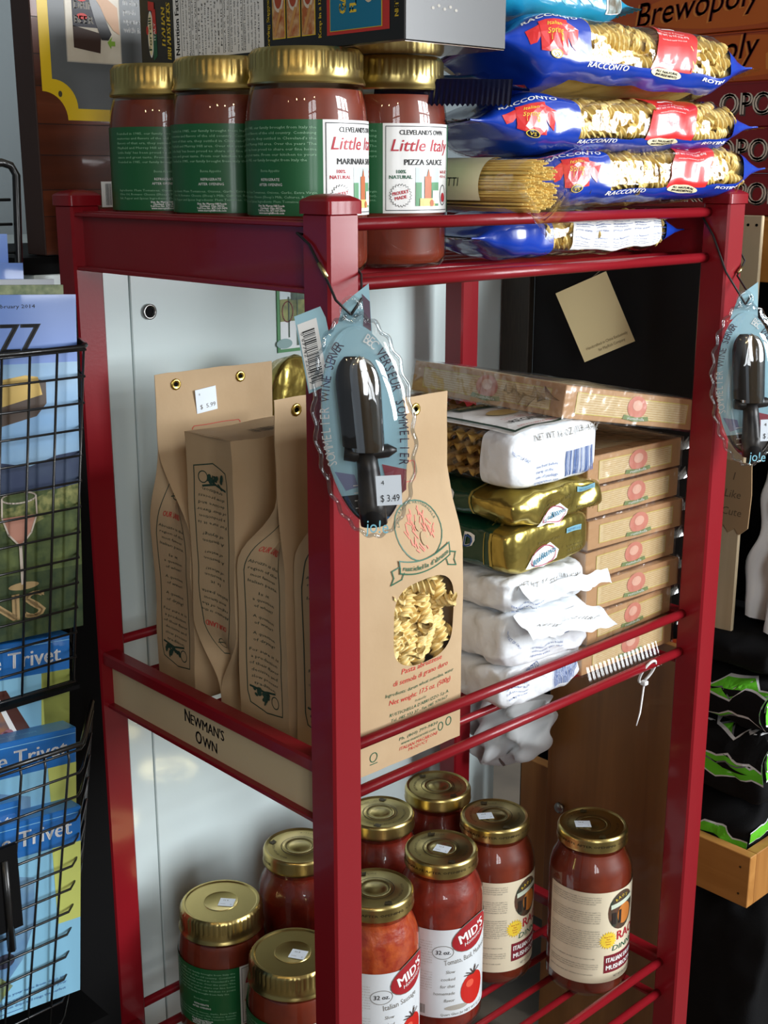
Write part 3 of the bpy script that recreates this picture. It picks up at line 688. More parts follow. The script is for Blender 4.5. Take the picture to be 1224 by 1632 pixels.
        p.ring(.026, .016, .0042, .0045, .0008, INKG, 1); p.rect(.022, .009, .031, .0098, INKG, 1); p.ring(.124, .0200, .0036, .004, .0009, INKG, 1); p.ring(.113, .0185, .003, .004, .0008, INKG, 1)
    p.build('front_print', front, t, .0004)
    if not inverted:
        for x in (.024, .100):
            q = front(x, .322); eyelet(t, q+Vector((0, -.0006, 0)), (R(90), 0, 0))
    t['_f'] = 1; del t['_f']
    return t, front, side(0)
ZP = ZM+.0053
bg5, fr5, _ = kraft_bag('brown paper bag with a window of pasta spirals, right of the corner post', (.051, .036, ZP), 0, seed=3, yt=.30, window=True, amp=.0014)
bg3, fr3, _ = kraft_bag('brown paper bag between the upside down bag and the near corner post', (.046, .1175, ZP), R(0), d=.074, seed=5, yt=.16, h1=.50, h2=.74)
bg2, fr2, _ = kraft_bag('upside down brown paper bag with its flat box bottom on top', (.186, .1985, ZP+.286), 0, w=.138, d=.072, H=.286, seed=9, yt=.4, inverted=True, h1=.66, h2=.90)
bg1, fr1, _ = kraft_bag('rearmost brown paper bag with two brass eyelets and a 5.99 price sticker', (.053, .279, ZP), R(-3), d=.074, seed=13, yt=.72, h1=.52, h2=.78)
# recycling marks and barcode on the upturned bag
GI = mat('dark green ink', (34, 62, 50), .6)
pm = Print(.01); pm.ring(.030, .036, .005, .005, .0012, GI, 1); pm.line([(.028, .036), (.032, .038)], .0012, GI, 1)
pm.build('recycling_mark', fr2, bg2, .0004)
pb = Print(.01); pb.barcode(.045, .018, .06, .016, BLACK, 1, 3)
pb.build('barcode', lambda u, v: (.138-u, v, .0004), bg2, .0012)
b = MB(); b.box((-.0125, -.0004, -.0125), (.0125, 0, .0125)); s_ = b.build('price_sticker', STICK, bg1); q = fr1(.058, .302); s_.location = q+Vector((0, -.001, 0)); s_.rotation_euler = (R(4), R(-6), 0)
p = Print(); p.text('4', -.008, .006, .0026, INKGY, 1); p.text('$  5.99', .001, -.0085, .0048, INKGY, 1, wid=.019); p.build('price', plane((0, -.0004, 0), (1, 0, 0), (0, 0, 1)), s_)
# ================================================================== boxes and pasta packets on the right of the middle shelf
CELLO = film('cellophane', refl=.20, rough=.20, bump=(48, .7))
BOXM = mat('tan pasta box', (190, 146, 100), .6); PANEL = mat('box picture panel', (224, 204, 162), .5, var=((212, 186, 138), 70, (2, 2, 14))); PANLINE = mat('panel border', (206, 190, 90), .5); ROSE = mat('rose ink', (208, 132, 112), .5); RIBG = mat('ribbon sage', (120, 138, 84), .5)
def pasta_box(label, w, d, h, loc, rot, flap=False):
    t = thing('pasta_box', label, 'box', loc, rot=rot, group='cellophane wrapped pasta boxes')
    b = MB(); b.box((0, 0, 0), (w, d, h), bev=.0008); b.build('carton', BOXM, t)
    for fn, L in ((plane((0, 0, 0), (1, 0, 0), (0, 0, 1)), w), (plane((0, d, 0), (0, -1, 0), (0, 0, 1)), d)):
        p = Print(.03); a = .018
        p.rect(a, .006, L-a, h-.006, PANEL, 1); p.frame(a, .006, L-a, h-.006, .0008, PANLINE, 2)
        for k in range(8): p.line([(a+.006, .008+k*(h-.016)/7), (L-a-.006, .0085+k*(h-.016)/7)], .0006, mat('panel streak', (196, 160, 104), .5), 2)
        p.ell(L*.52, h*.56, .016, h*.36, ROSE, 3); p.ell(L*.52, h*.62, .008, h*.17, mat('rose light', (226, 178, 156), .5), 4)
        p.poly([(L*.52-.022, h*.16), (L*.52, h*.10), (L*.52+.022, h*.16), (L*.52+.020, h*.30), (L*.52, h*.24), (L*.52-.020, h*.30)], RIBG, 4); p.text('rustichella', L*.52, h*.155, .003, INKW, 5, wid=.028, res=1)
        p.build('face_print', fn, t)
    p = Print(.05); p.rect(.02, .02, w-.02, d-.02, PANEL, 1); p.rect(w*.42, d*.55, w*.58, d*.68, WHITE, 2); p.ell(w*.3, d*.4, .02, .02, ROSE, 2); p.build('top_print', plane((0, 0, h), (1, 0, 0), (0, 1, 0)), t)
    rd = random.Random(len(label)); e = .0016
    b = MB()
    def wrap(P):
        q = Vector(P); return q+noise.noise_vector(q*38+Vector((len(label), 0, 0)))*.0011
    for o_, ux, vx, nu, nv in (((-e, -e, -e), (w+2*e, 0, 0), (0, 0, h+2*e), 14, 4), ((-e, d+e, -e), (0, -d-2*e, 0), (0, 0, h+2*e), 14, 4), ((w+e, -e, -e), (0, d+2*e, 0), (0, 0, h+2*e), 14, 4), ((-e, -e, h+e), (w+2*e, 0, 0), (0, d+2*e, 0), 12, 12)):
        o_, ux, vx = Vector(o_), Vector(ux), Vector(vx); b.grid(lambda u, v: wrap(o_+ux*u+vx*v), nu, nv)
    b.build('cellophane', CELLO, t, True)
    for sx, x0 in ((1, w+e), (-1, -e)):
        b = MB(); b.grid(lambda u, v: (x0+sx*(.022*u), .004+(d*.35)*v*(1-.3*u), h*.5+(.010*math.sin(v*26)*u)+.006*u*math.sin(v*9)), 4, 16); b.build('end_fold', CELLO, t, True)
    if flap:
        b = MB(); b.grid(lambda u, v: (.002+u*(w*.78), -e-.002-.010*v+.0005*math.sin(u*110), .010-.026*v), 90, 5); b.build('crimped_flap', film('crimped film', refl=.05, rough=.2), t, True)
    return t
ORD = ['lowest pasta box of the stack, crimped film flap hanging over the rail', 'second lowest pasta box in the cellophane wrapped stack', 'third pasta box from the bottom of the stack', 'fourth pasta box from the bottom, middle of the stack', 'fifth pasta box from the bottom of the stack', 'sixth pasta box from the bottom of the stack', 'pasta box directly beneath the tilted topmost box']
hb = .0346
for i in range(7):
    rz = (-2.0, 1.5, -3.0, -1.0, -3.5, -1.5, -2.5)[i]; dx = (-.004, .0, .003, .002, .004, .003, .004)[i]
    pasta_box(ORD[i], .160, .21, .0318, (.398+dx, (.047, .044, .050, .052, .052, .054, .056)[i], ZP+.001+i*hb), (0, 0, R(rz)), flap=(i == 0))
pasta_box('large tilted pasta box lying on top of the stack and the noodle packet', .222, .225, .033, (.338, .042, 1.0505), (0, R(10.5), R(-3)))

# ---- soft packets with their ends to the front
WFILM = mat('white printed film', (228, 232, 236), .30, coat=.3, coat_r=.1, bump=(38, .7, 2.5, .008)); GFOIL = mat('gold foil', (178, 160, 84), .24, metal=.85, bump=(34, .45, 2.5, .008)); GREENF = mat('dark green film', (18, 62, 44), .25, coat=.5); GLINE = mat('gold line', (196, 176, 92), .35, metal=.6)
CLEAR = film('clear packet film', refl=.09, rough=.07, bump=(40, .5))
def packet(label, x0, x1, y0, y1, z0, z1, mfn, mats, seed, crk=.003, fq=45, n=5.0, rotz=0.0, end=.012, group='pasta packets stacked in the middle of the shelf', name='pasta_packet', sag=0.0):
    t = thing(name, label, 'packet', ((x0+x1)/2, y0, z0), rotz, group)
    w, L, h = x1-x0, y1-y0, z1-z0
    prof = [(0, 0), (0, .3), (0, .55), (.0005, .75), (.002, .88), (.006, .96), (end, .99), (end+.012, 1.0)]+[(end+.012+(L-2*end-.024)*i/14, 1.0) for i in range(1, 15)]+[(L-end, .98), (L-.006, .92), (L, .5), (L, 0)]
    NP = len(prof)-1
    def sec(a):
        c_, s_ = math.cos(a), math.sin(a); e = 2/n
        return w/2*math.copysign(abs(c_)**e, c_), h/2*math.copysign(abs(s_)**e, s_)
    def dis(P, k):
        q = P*fq+Vector((seed*3.7, seed, 0)); a = noise.noise_vector(q); r = 1-abs(noise.noise(q*1.3))*2
        m = crk*(1.0 if P.y < end*4 else .35)
        return P+Vector((a.x, a.y, a.z))*m+(P-Vector((0, P.y, h/2)))*(.02*r*k)
    def sur(s_, a):
        i = min(NP-1, max(0, int(s_*NP))); f = s_*NP-i; y = lerp(prof[i][0], prof[i+1][0], f); k = lerp(prof[i][1], prof[i+1][1], f)
        X, Z = sec(a); 
        P = Vector((X*k, y, h/2+Z*k)); P = dis(P, 1); P.z = max(P.z, .0005) if False else P.z
        P.z -= sag*(X/w+.5)*max(0, 1-y/.06)
        return P
    def endmap(u, v):     # front end: metres from the centre
        P = Vector((u, 0 if max(abs(u)/(w/2), abs(v)/(h/2)) < .75 else .0012, h/2+v)); P = dis(P, 1); P.z -= sag*(u/w+.5); return P
    def topmap(u, v):     # top: u across, v back from the front
        X, Z = u, h/2*(max(0, 1-abs(2*u/w)**n))**(1/n); P = dis(Vector((u, v, h/2+Z)), 1); P.z -= sag*(u/w+.5)*max(0, 1-v/.06); return P
    def sidemap(u, v):    # left side: u forward from back end, v up from the middle
        X = -w/2*(max(0, 1-abs(2*v/h)**n))**(1/n); return dis(Vector((X, L-u, h/2+v)), 1)
    b = MB(); b.grid(lambda u, v: sur(u, v*2*math.pi), NP*2, 72, wrapv=True, mfn=(lambda u, v: mfn(prof[min(NP, int(u*NP))][0], v)) if mfn else None)
    o = b.build('wrapper', mats, t, True)
    return t, endmap, topmap, sidemap
def flap(t, pts_fn, m, nu=36, nv=8, name='seal_flap'):
    b = MB(); b.grid(lambda u, v: (lambda q: q+noise.noise_vector(q*75)*.0028)(Vector(pts_fn(u, v))), nu, nv); return b.build(name, m, t, True)
# five lower packets
PK = 'pasta packets stacked in the middle of the shelf'
t, em, tm, sm = packet('lowest white packet with a barcode, sagging under the front rail', .258, .389, .040, .300, ZP, ZP+.046, None, [WFILM], 1, .0042, 62)
p = Print(.01); p.barcode(.015, -.016, .034, .026, INKB, 1, 4); p.para('Manufactured in Italy by pasta maker best before see stamp keep in cool dry place', -.055, .008, .03, .0024, .0045, 5, INKB, 1); p.text('PREZZO', -.02, .014, .004, INKB, 1, rot=.2); p.build('end_print', em, t, .0010)
t, em, tm, sm = packet('white packet with NET WT 16 OZ printed on its folded flap', .256, .394, .036, .300, ZP+.0475, ZP+.101, None, [WFILM], 2, .0046, 58, sag=.008)
flap(t, lambda u, v: (-.060+.136*u, -.001-.026*v+.002*math.sin(u*17), .058-.018*v-.020*u+.0012*math.sin(u*11+v*3)), WFILM)
p = Print(.01); p.text('NET WT 16 OZ (1LB) 454g', 0, 0, .0062, INKGY, 1, wid=.105, res=1); p.build('flap_print', lambda u, v: (lambda q: q+noise.noise_vector(q*75)*.0028)(Vector((.012+u, -.0145+.002*math.sin((u+.072)/.15*17)-v*.8, .0575-.0085-.020*((u+.072)/.15)+v*.55+.0012*math.sin((u+.072)/.15*11+1.5)))), t, .0016)
p = Print(.01); p.rect(-.004, -.002, .030, .008, INKB, 1); p.para('preparation cook in boiling salted water stir often drain well serve', -.030, -.010, .05, .0024, .0046, 3, INKB, 1); p.text('PRODUCT OF ITALY', -.058, .004, .003, INKB, 1, wid=.03, rot=-.9); p.build('end_print', em, t, .0012)
t, em, tm, sm = packet('white crumpled packet below the green one, pointed flap at right', .258, .392, .040, .300, ZP+.1025, ZP+.140, None, [WFILM], 3, .0046, 64, sag=.006)
flap(t, lambda u, v: (-.050+.146*u, -.002-.016*v*(1-u*.4)+.003*math.sin(u*9), .030-.014*u-.012*v+.0015*math.sin(u*14+v*2)), WFILM)
p = Print(.01); p.text('NET WT 16 OZ (1LB) 454g', .0, .008, .0050, INKGY, 1, wid=.10, res=1); p.rect(-.03, -.004, .005, .004, INKB, 1); p.para('ingredients durum wheat semolina water produced in Italy', -.060, -.010, .05, .0022, .0042, 2, INKB, 1); p.build('end_print', em, t, .0012)
t, em, tm, sm = packet('dark green packet with a flat gold foil end and an oval logo', .262, .394, .040, .300, ZP+.1415, ZP+.191, lambda y, v: 1 if y < .016 else 0, [GREENF, GFOIL], 4, .0030, 26)
def solwami(em, t, w=.074):
    p = Print(.008); OVW = WHITE
    p.poly([(-.040, -.017), (-.030, -.006), (-.012, -.001), (-.004, .002), (.002, -.002), (.010, -.008), (.006, -.016), (-.012, -.022)], OVW, 1); p.ring(-.014, -.010, .018, .010, .0010, mat('magenta line', (170, 60, 90), .5), 2); p.text('Italiano', -.014, -.0125, .0068, mat('teal ink', (30, 110, 140), .5), 3, wid=.034, sh=.3, rot=.25, bold=.04)
    p.rect(.022, .006, .046, .0115, mat('pale blue print', (120, 170, 186), .4), 1); p.text('NET WT 16 OZ', .034, .0075, .0028, INKB, 2, wid=.02, res=1); p.para('best before 04 2015 L 3302 keep cool and dry store sealed', .024, -.010, .026, .0026, .0046, 3, mat('olive ink', (96, 84, 34), .5), 1); p.text('Product of Italy', -.004, .003, .0032, mat('olive ink', (96, 84, 34), .5), 1, wid=.036, rot=.1)
    return p.build('end_print', em, t, .0010)
solwami(em, t)
p = Print(.01); p.line([(.236, -.03), (.236, .03)], .003, GLINE, 1); p.line([(.228, -.03), (.228, .03)], .001, GLINE, 1); p.text('D', .205, -.002, .016, INKW, 1, sh=.2, bold=.05); p.text('D', .205, -.002, .013, INKB, 2, sh=.2); p.build('side_print', sm, t, .0008)
t, em, tm, sm = packet('crumpled gold foil packet squeezed under the white ended noodle packet', .258, .402, .030, .300, ZP+.1925, ZP+.228, lambda y, v: 1 if y < .050 else 0, [GREENF, GFOIL], 6, .0062, 42, n=3.2)
solwami(em, t); p = Print(.01); p.line([(.212, -.02), (.212, .02)], .003, GLINE, 1); p.text('D', .180, -.004, .014, INKW, 1, sh=.2, bold=.05); p.build('side_print', sm, t, .0008)
# noodle packet with white printed end and clear body
NOOD = mat('ruffled noodle', (220, 180, 98), .4, var=((206, 160, 76), 40), coat=.2)
t, em, tm, sm = packet('clear packet of ruffled noodles with a bright white printed end', .256, .394, .034, .325, ZP+.2295, ZP+.2885, lambda y, v: 0 if y < .040 else 1, [WFILM, CLEAR], 8, .0022, 30, n=4.5)
p = Print(.01)
p.text('NET WT 16 OZ (1LB) 454g', .012, .018, .0072, INKGY, 1, wid=.100, res=1); p.barcode(.012, -.024, .044, .026, INKB, 1, 9); p.para('see best before stamp on the side of package preparation', -.034, -.010, .036, .0030, .0050, 4, INKB, 1, just=False); p.text('PRODUCT OF ITALY', -.056, .004, .0034, INKB, 1, wid=.028, rot=-.5); p.build('end_print', em, t, .0008)
p = Print(.008); LW = WHITE; GB = mat('label green border', (34, 62, 48), .5)
p.rect(-.058, .006, .060, .125, LW, 1); p.line([(.056, .010), (-.052, .010), (-.052, .120), (.056, .120)], .0035, GB, 2, True); p.text('PASTA DI SEMOLA DI GRANO DURO', .002, .016, .0042, INKR, 2, wid=.085, res=1)
p.text('REGINETTE', .002, .030, .0095, BLACK, 2, wid=.070, bold=.03); p.para('product of italy cooking time 8 minutes durum wheat', -.03, .050, .07, .0030, .006, 2, INKR, 2); p.ell(.002, .076, .022, .012, mat('wheat print', (206, 178, 116), .5), 2); p.text('ANTICA BONTA', .002, .108, .0075, mat('wheat print', (206, 178, 116), .5), 3, wid=.06); p.rect(-.030, .104, .034, .118, GB, 2)
p.build('top_label', tm, t, .0012)
rd = random.Random(3)
for k in range(4):
    for j in range(5):
        x0 = -.056+.028*j; zz = .012+.0112*k
        b = MB(); ph = rd.uniform(0, 6)
        def nood(u, v, x0=x0, zz=zz, ph=ph):
            s_ = (v-.5)*2; return (x0+s_*.0128, .042+.240*u, zz+.0034*abs(s_)**2*math.sin(u*95+ph)+.0012*math.sin(u*12+ph))
        b.grid(nood, 90, 4); b.grid(lambda u, v: Vector(nood(u, v))+Vector((0, 0, .0012)), 90, 4); b.build('noodle', NOOD, t, True)
b = MB(); b.box((-.009, .160, .0595), (.009, .178, .0599)); o = b.build('price_sticker', STICK, t)
# foil packet standing behind the paper bags
t, em, tm, sm = packet('gold foil packet wedged between the paper bags and the cabinet', .208, .30, .345, .385, 1.004-.24, 1.088, None, [GFOIL], 21, .006, 22, n=2.6, group='foil packets', end=.008)
p = Print(.01); p.text('50 L', -.024, .095, .006, BLACK, 1, rot=1.3); p.text('8 7', -.032, .108, .006, BLACK, 1, rot=1.3); p.build('print', em, t, .001)
# ================================================================== top shelf: breadstick box, pasta bags
CARD = mat('gloss black card', (18, 17, 18), .38, coat=.15, coat_r=.15); CARDB = mat('brown card underside', (120, 88, 52), .25, coat=.5)
bx0, bx1, by0, by1, bz0, bz1 = .083, .199, .004, .371, 1.3826, 1.447
t = thing('breadstick_box', 'black breadstick box lying across the jar lids', 'box', ((bx0+bx1)/2, (by0+by1)/2, bz0))
b = MB(); b.box((bx0, by0, bz0+.0004), (bx1, by1, bz1), bev=.001); b.build('carton', CARD, t, world=True)
b = MB(); b.box((bx0+.001, by0+.001, bz0), (bx1-.001, by1-.001, bz0+.0005)); b.build('underside', CARDB, t, world=True)
p = Print(.05); H_ = bz1-bz0; up_ = math.pi/2
# logo
FR = INKR
p.ell(.0185, .030, .0048, .021, INKW, 1); p.ell(.0185, .030, .0036, .019, mat('cream ink', (240, 226, 180), .5), 2); p.text('Forrelli', .0203, .030, .0048, INKG, 3, rot=up_, wid=.030, bold=.04)
p.poly([(.016, .052), (.026, .050), (.026, .058), (.016, .060)], INKR, 2); p.poly([(.0225, .030), (.0285, .030), (.0275, .052), (.0215, .052)], INKR, 1); p.poly([(.0220, .006), (.0285, .010), (.0285, .030), (.0225, .030)], INKG, 1); p.text('ITALY', .0270, .032, .0032, INKW, 2, rot=up_, wid=.016)
p.ell(.0135, .034, .002, .004, INKR, 2)
p.text('ITALIAN', .0430, .0345, .0062, INKY, 1, rot=up_, wid=.034, sh=.2, bold=.05); p.text('BREADSTICKS', .0520, .0300, .0066, INKY, 1, rot=up_, wid=.050, sh=.2, bold=.05)
# nutrition panel
p.rect(.0575, .004, .1930, H_-.001, WHITE, 1); p.text('Nutrition Facts', .0665, .034, .0066, BLACK, 2, rot=up_, wid=.052, bold=.04); p.rect(.0695, .005, .0700, H_-.002, BLACK, 2)
nf = ['Serving Size 4 pieces (15g)', 'Servings Per Container about 7', 'Amount Per Serving', 'Calories 60   Calories from Fat 10', '% Daily Value', 'Total Fat 1g  2%', 'Saturated Fat 0g  0%', 'Cholesterol 0mg  0%', 'Sodium 115mg  5%', 'Total Carbohydrate 11g  4%', 'Dietary Fiber 0g  0%', 'Sugars 0g', 'Protein 2g', 'Vitamin A 0%  Vitamin C 0%', 'Calcium 0%  Iron 4%', 'Percent Daily Values are based on a', '2,000 calorie diet. Your daily values', 'may be higher or lower depending on', 'your calorie needs', 'INGREDIENTS: Enriched wheat flour', 'niacin, reduced iron, thiamine', 'olive oil, malt, yeast, salt, garlic', 'Distributed by importer NY 10013', 'Product of Italy']
for i, s_ in enumerate(nf):
    x = .0745+i*.0049
    p.text(s_, x, .034, .0025, BLACK, 2, rot=up_, wid=.056 if i % 4 else .045, res=1)
    if i in (2, 4, 12, 14, 18): p.rect(x+.0011, .006, x+.0015, H_-.003, BLACK, 2)
p.text('Serving Suggestions', .2010, .031, .0042, INKY, 1, rot=up_, wid=.052, bold=.04)
for k in range(3):
    x0 = .2050+k*.0195; DISH = mat('dish photo %d' % k, (176, 96, 48), .5, var=((214, 178, 130), 130))
    p.rect(x0, .012, x0+.0175, H_-.002, INKY, 1); p.rect(x0+.0007, .0127, x0+.0168, H_-.0027, DISH, 2); p.ell(x0+.009, .046, .007, .013, mat('dish plate', (222, 206, 186), .5), 3); p.ell(x0+.009, .046, .005, .010, mat('dish sauce', (170, 70, 40), .5), 4); p.line([(x0+.004, .016), (x0+.012, .034)], .003, mat('dish stick', (206, 150, 84), .5), 4)
p.text('Keep in a Dry Place', .2690, .034, .0040, INKY, 1, rot=up_, wid=.050, bold=.05)
p.rect(.2760, .010, .3500, H_, INKR, 1); p.rect(.2800, .0125, .3420, H_, INKY, 2); p.rect(.2808, .0130, .3412, H_, mat('box teal', (18, 120, 158), .4), 3)
p.text('GARLIC', .3000, .044, .0085, INKY, 4, rot=up_, wid=.038, bold=.06); p.text('FLAVOR', .3125, .044, .0085, INKY, 4, rot=up_, wid=.038, bold=.06)
GAR = mat('garlic', (226, 206, 176), .5)
p.ell(.3270, .044, .0075, .013, GAR, 4); p.ell(.3265, .058, .003, .006, GAR, 4); p.ell(.3330, .040, .0042, .008, mat('garlic shade', (206, 180, 146), .5), 5)
p.text('NET WT. 4 OZ.', .3600, .038, .0046, INKY, 1, rot=up_, wid=.040, bold=.04)
p.build('side_print', plane((bx0, by1, bz0), (0, -1, 0), (0, 0, 1)), t, world=True)
p = Print(.05); p.text('to close', .036, .050, .0028, INKY, 1); p.text('Lift flaps', .080, .052, .0028, INKY, 1); p.text('to open', .080, .048, .0028, INKY, 1)
for i in range(5): p.ell(.030+i*.0065, .026+.002*(i % 2), .0016, .0011, INKGL, 1)
p.build('end_print', plane((bx0, by0, bz0), (1, 0, 0), (0, 0, 1)), t, world=True)

BLUEF = mat('blue printed film', (16, 58, 166), .26, coat=.5, coat_r=.08, bump=(50, .25)); NAVY = mat('navy ink and shaded film', (8, 14, 44), .25, coat=.5, bump=(60, .3)); REDF = mat('red printed film', (206, 42, 44), .3, coat=.4)  # NAVY: emblem ink, also blue film darkened to paint a shadowed bag end
PFILM = film('pasta bag film', refl=.06, rough=.07, bump=(42, .8)); CREAM = mat('cream badge', (240, 230, 190), .5)
TEALF = mat('teal film', (30, 140, 178), .25, coat=.5, bump=(60, .35))
def pillow(name, label, A, B, wd, h, group, base, seed, tilt=0.0, crk=.0025, flat=.20, n=3.6):
    """soft bag from A to B; local x runs along it, -y is the front"""
    A, B = Vector(A), Vector(B); L = (B-A).length; d = (B-A).normalized()
    t = thing(name, label, 'bag', A, group=group)
    zx = Vector((0, 0, 1)); y_ = zx.cross(d).normalized(); z_ = d.cross(y_); M = Matrix((d, y_, z_)).transposed()
    t.rotation_euler = (M @ Matrix.Rotation(tilt, 3, 'X')).to_euler()
    rho = (wd+h)/4*1.15
    def sur(x, a):
        u = max(0, min(1, x/L)); e1 = min(u, 1-u)/flat; k = sst(e1, .12, 1.0); kz = .02+.98*k**.75; ky = .80+.20*k
        c_, s_ = math.cos(a), math.sin(a); e = 2/n
        P = Vector((x, wd/2*ky*math.copysign(abs(c_)**e, c_), h/2*kz*math.copysign(abs(s_)**e, s_)))
        q = P*34+Vector((seed*5.1, seed, 0)); P += noise.noise_vector(q)*crk*(.3+.7*k)+noise.noise_vector(q*2.3)*crk*.45
        return P
    def fm(u, v): return sur(u, math.pi-v/rho)
    b = MB(); b.grid(lambda u, v: sur(u*L, v*2*math.pi), 54, 56, wrapv=True); b.build('wrapper', base, t, True)
    for s_ in (0, 1):
        b = MB(); b.grid(lambda u, v: (lambda q: q+Vector(((-1 if s_ == 0 else 1)*.014*v, 0, .0010*math.sin(u*120)*v)))((sur(0 if s_ == 0 else L, math.pi)*(1-u)+sur(0 if s_ == 0 else L, 0)*u)), 48, 3); b.build('end_seal', base, t, True)
    return t, fm, sur, L, rho
def rotini_bag(label, A, B, wd, h, seed, tilt, nutr=False):
    t, fm, sur, L, rho = pillow('rotini_bag', label, A, B, wd, h, 'blue rotini bags on the top shelf', PFILM, seed, tilt)
    # inner bulk and the pieces lying against the film
    b = MB(); b.grid(lambda u, v: (lambda P: Vector((P.x, P.y*.84, P.z*.70)))(sur(L*(.05+.9*u), v*2*math.pi)), 24, 24, wrapv=True); b.build('pasta_bed', PASTAY, t, True)
    rd = random.Random(seed)
    for (u0, u1, nn) in ((.27, .57, 7), (.71, .865, 4)):
        for i in range(nn):
            for j in range(4):
                u = L*(u0+(u1-u0)*(i+.5+rd.uniform(-.3, .3))/nn); v = -.012+.0165*j+rd.uniform(-.004, .004)
                P = fm(u, v); k_ = max(.2, 1-.0100/max(.012, math.hypot(P.y, P.z)))*.985; c_ = Vector((P.x, P.y*k_, P.z*min(k_, .72)))
                pasta(ROT, t, c_, (math.pi/2+rd.uniform(-.35, .35), 0, math.pi/2+rd.uniform(-.55, .55)), rd.uniform(.85, 1.0))
    def region(nm, ufn0, ufn1, v0, v1, m, off, nu=14, nv=14):
        b = MB()
        def f(u, v):
            vv = lerp(v0, v1, v); x = lerp(ufn0(vv), ufn1(vv), u); e = 1e-4; P = fm(x, vv); n_ = (fm(x+e, vv)-P).cross(fm(x, vv+e)-P)
            return P+n_.normalized()*off
        b.grid(f, nu, nv); return b.build(nm, m, t, True)
    top = math.pi*rho*.62
    region('blue_end', lambda v: .002, lambda v: L*.285+.012*math.cos(v*30)-.010*(v > 0)*0, -top, top, BLUEF, .0007, 26, 36)
    region('blue_end', lambda v: L*.875-.10*max(0, v)*.25, lambda v: L-.002, -top, top, BLUEF, .0007, 12, 30)
    if nutr:
        region('white_panel', lambda v: L*.40, lambda v: L*.84, -.022, .026, WHITE, .0008, 20, 12)
        p = Print(.008)
        for i in range(5):
            x0 = L*.41+i*.030
            p.para('Nutrition Facts serving size calories total fat sodium carbohydrate protein vitamin iron', x0, .020, .026, .0020, .0038, 10, INKB, 1, just=False); p.rect(x0, .0235, x0+.026, .0245, INKB, 1); p.rect(x0, .008, x0+.026, .0086, INKB, 1)
        p.build('print', fm, t, .0011); return t
    region('blue_stripe', lambda v: L*.25, lambda v: L*.94, -.058, -.0175, BLUEF, .0006, 40, 12)
    rp = region('red_panel', lambda v: L*.555+.008*math.sin(v*70), lambda v: L*.715+.006*math.sin(v*60), -.019, top*.8, REDF, .0009, 14, 24)
    p = Print(.008)
    p.text('RACCONTO', L*.375, -.0265, .0088, INKW, 5, wid=.050, sh=.25, bold=.03); p.ell(L*.60, -.0235, .022, .0085, CREAM, 5, rot=-.12); p.text('ALL NATURAL', L*.60, -.0225, .0042, BLACK, 6, wid=.031, bold=.06, rot=-.12); p.text('INGREDIENTS', L*.60, -.0285, .0042, BLACK, 6, wid=.031, bold=.06, rot=-.12)
    p.text('ROTINI', L*.795, -.0285, .0066, INKW, 5, wid=.034, sh=.12, bold=.06)
    p.text('NET WT 16 OZ (1LB) 454g', L*.635, .016, .0042, INKW, 6, wid=.044, res=1); p.text('Cooks in 8 minutes', L*.635, .023, .0026, INKW, 6, wid=.034, res=1); p.text('enriched macaroni product', L*.635, .009, .0024, INKW, 6, wid=.034, res=1)
    # ribbon emblem on the blue end
    p.poly([(.036, .006), (.052, .014), (.078, .014), (.094, .006), (.090, -.006), (.078, .002), (.052, .002), (.040, -.006)], REDF, 5); p.rect(.050, -.012, .080, .018, REDF, 6); p.text('Italian', .065, .009, .0050, INKY, 7, sh=.2); p.text('Spring', .065, .001, .0050, INKY, 7, sh=.2); p.ell(.065, -.013, .007, .006, NAVY, 7); p.ring(.065, -.013, .0065, .0055, .0008, INKY, 8); p.text('VS', .065, -.0155, .005, INKY, 8)
    p.text('RACCONTO', .066, .024, .0095, INKW, 5, wid=.062, sh=.2, bold=.03)
    p.rect(L*.60, .034, L*.655, .0375, WHITE, 6)
    p.build('print', fm, t, .00024)
    return t
rotini_bag('blue rotini bag at the bottom, white nutrition panel facing out', (.232, .112, 1.2270), (.548, .092, 1.2270), .105, .043, 31, 0, True)
rotini_bag('blue rotini bag whose right tip rests over the post cap', (.290, .108, 1.2755), (.622, .046, 1.2850), .120, .054, 32, R(-6))
rotini_bag('middle blue rotini bag of the stack, red ribbon emblem showing', (.222, .110, 1.3265), (.610, .056, 1.3275), .125, .052, 33, R(-4))
rotini_bag('topmost blue rotini bag leaning down to the right', (.248, .110, 1.3905), (.586, .052, 1.3770), .130, .062, 34, R(-12))
t, fm, sur, L, rho = pillow('pasta_bag', 'teal pasta bag lying on top of the blue rotini bags', (.255, .150, 1.4470), (.478, .125, 1.4380), .12, .046, 'other pasta bags on the top shelf', TEALF, 41, R(-8))
p = Print(.01)
for k in range(9): p.line([(.02+.012*k, .012+.002*k), (.06+.012*k, -.012)], .0012, mat('pale teal ink', (96, 190, 214), .4), 1)
p.rect(L-.052, -.020, L-.022, .010, WHITE, 1); p.rect(L-.049, -.017, L-.025, .007, mat('label photo', (150, 170, 170), .5, var=((90, 80, 60), 120)), 2); p.text('PASTA', .10, .010, .008, INKW, 2, sh=.2); p.build('print', fm, t, .0006)
t, fm, sur, L, rho = pillow('pasta_bag', 'shade-darkened blue pasta bag end with a crimped seal under the breadstick box', (.202, .135, 1.3600), (.262, .052, 1.3585), .085, .018, 'other pasta bags on the top shelf', NAVY, 45, 0, .0015, .3)
b = MB(); b.grid(lambda u, v: (-.012+.12*u, -.046-.012*v, .004-.022*v+.0012*math.sin(u*170)*v), 110, 4); b.build('crimped_seal', NAVY, t, True)
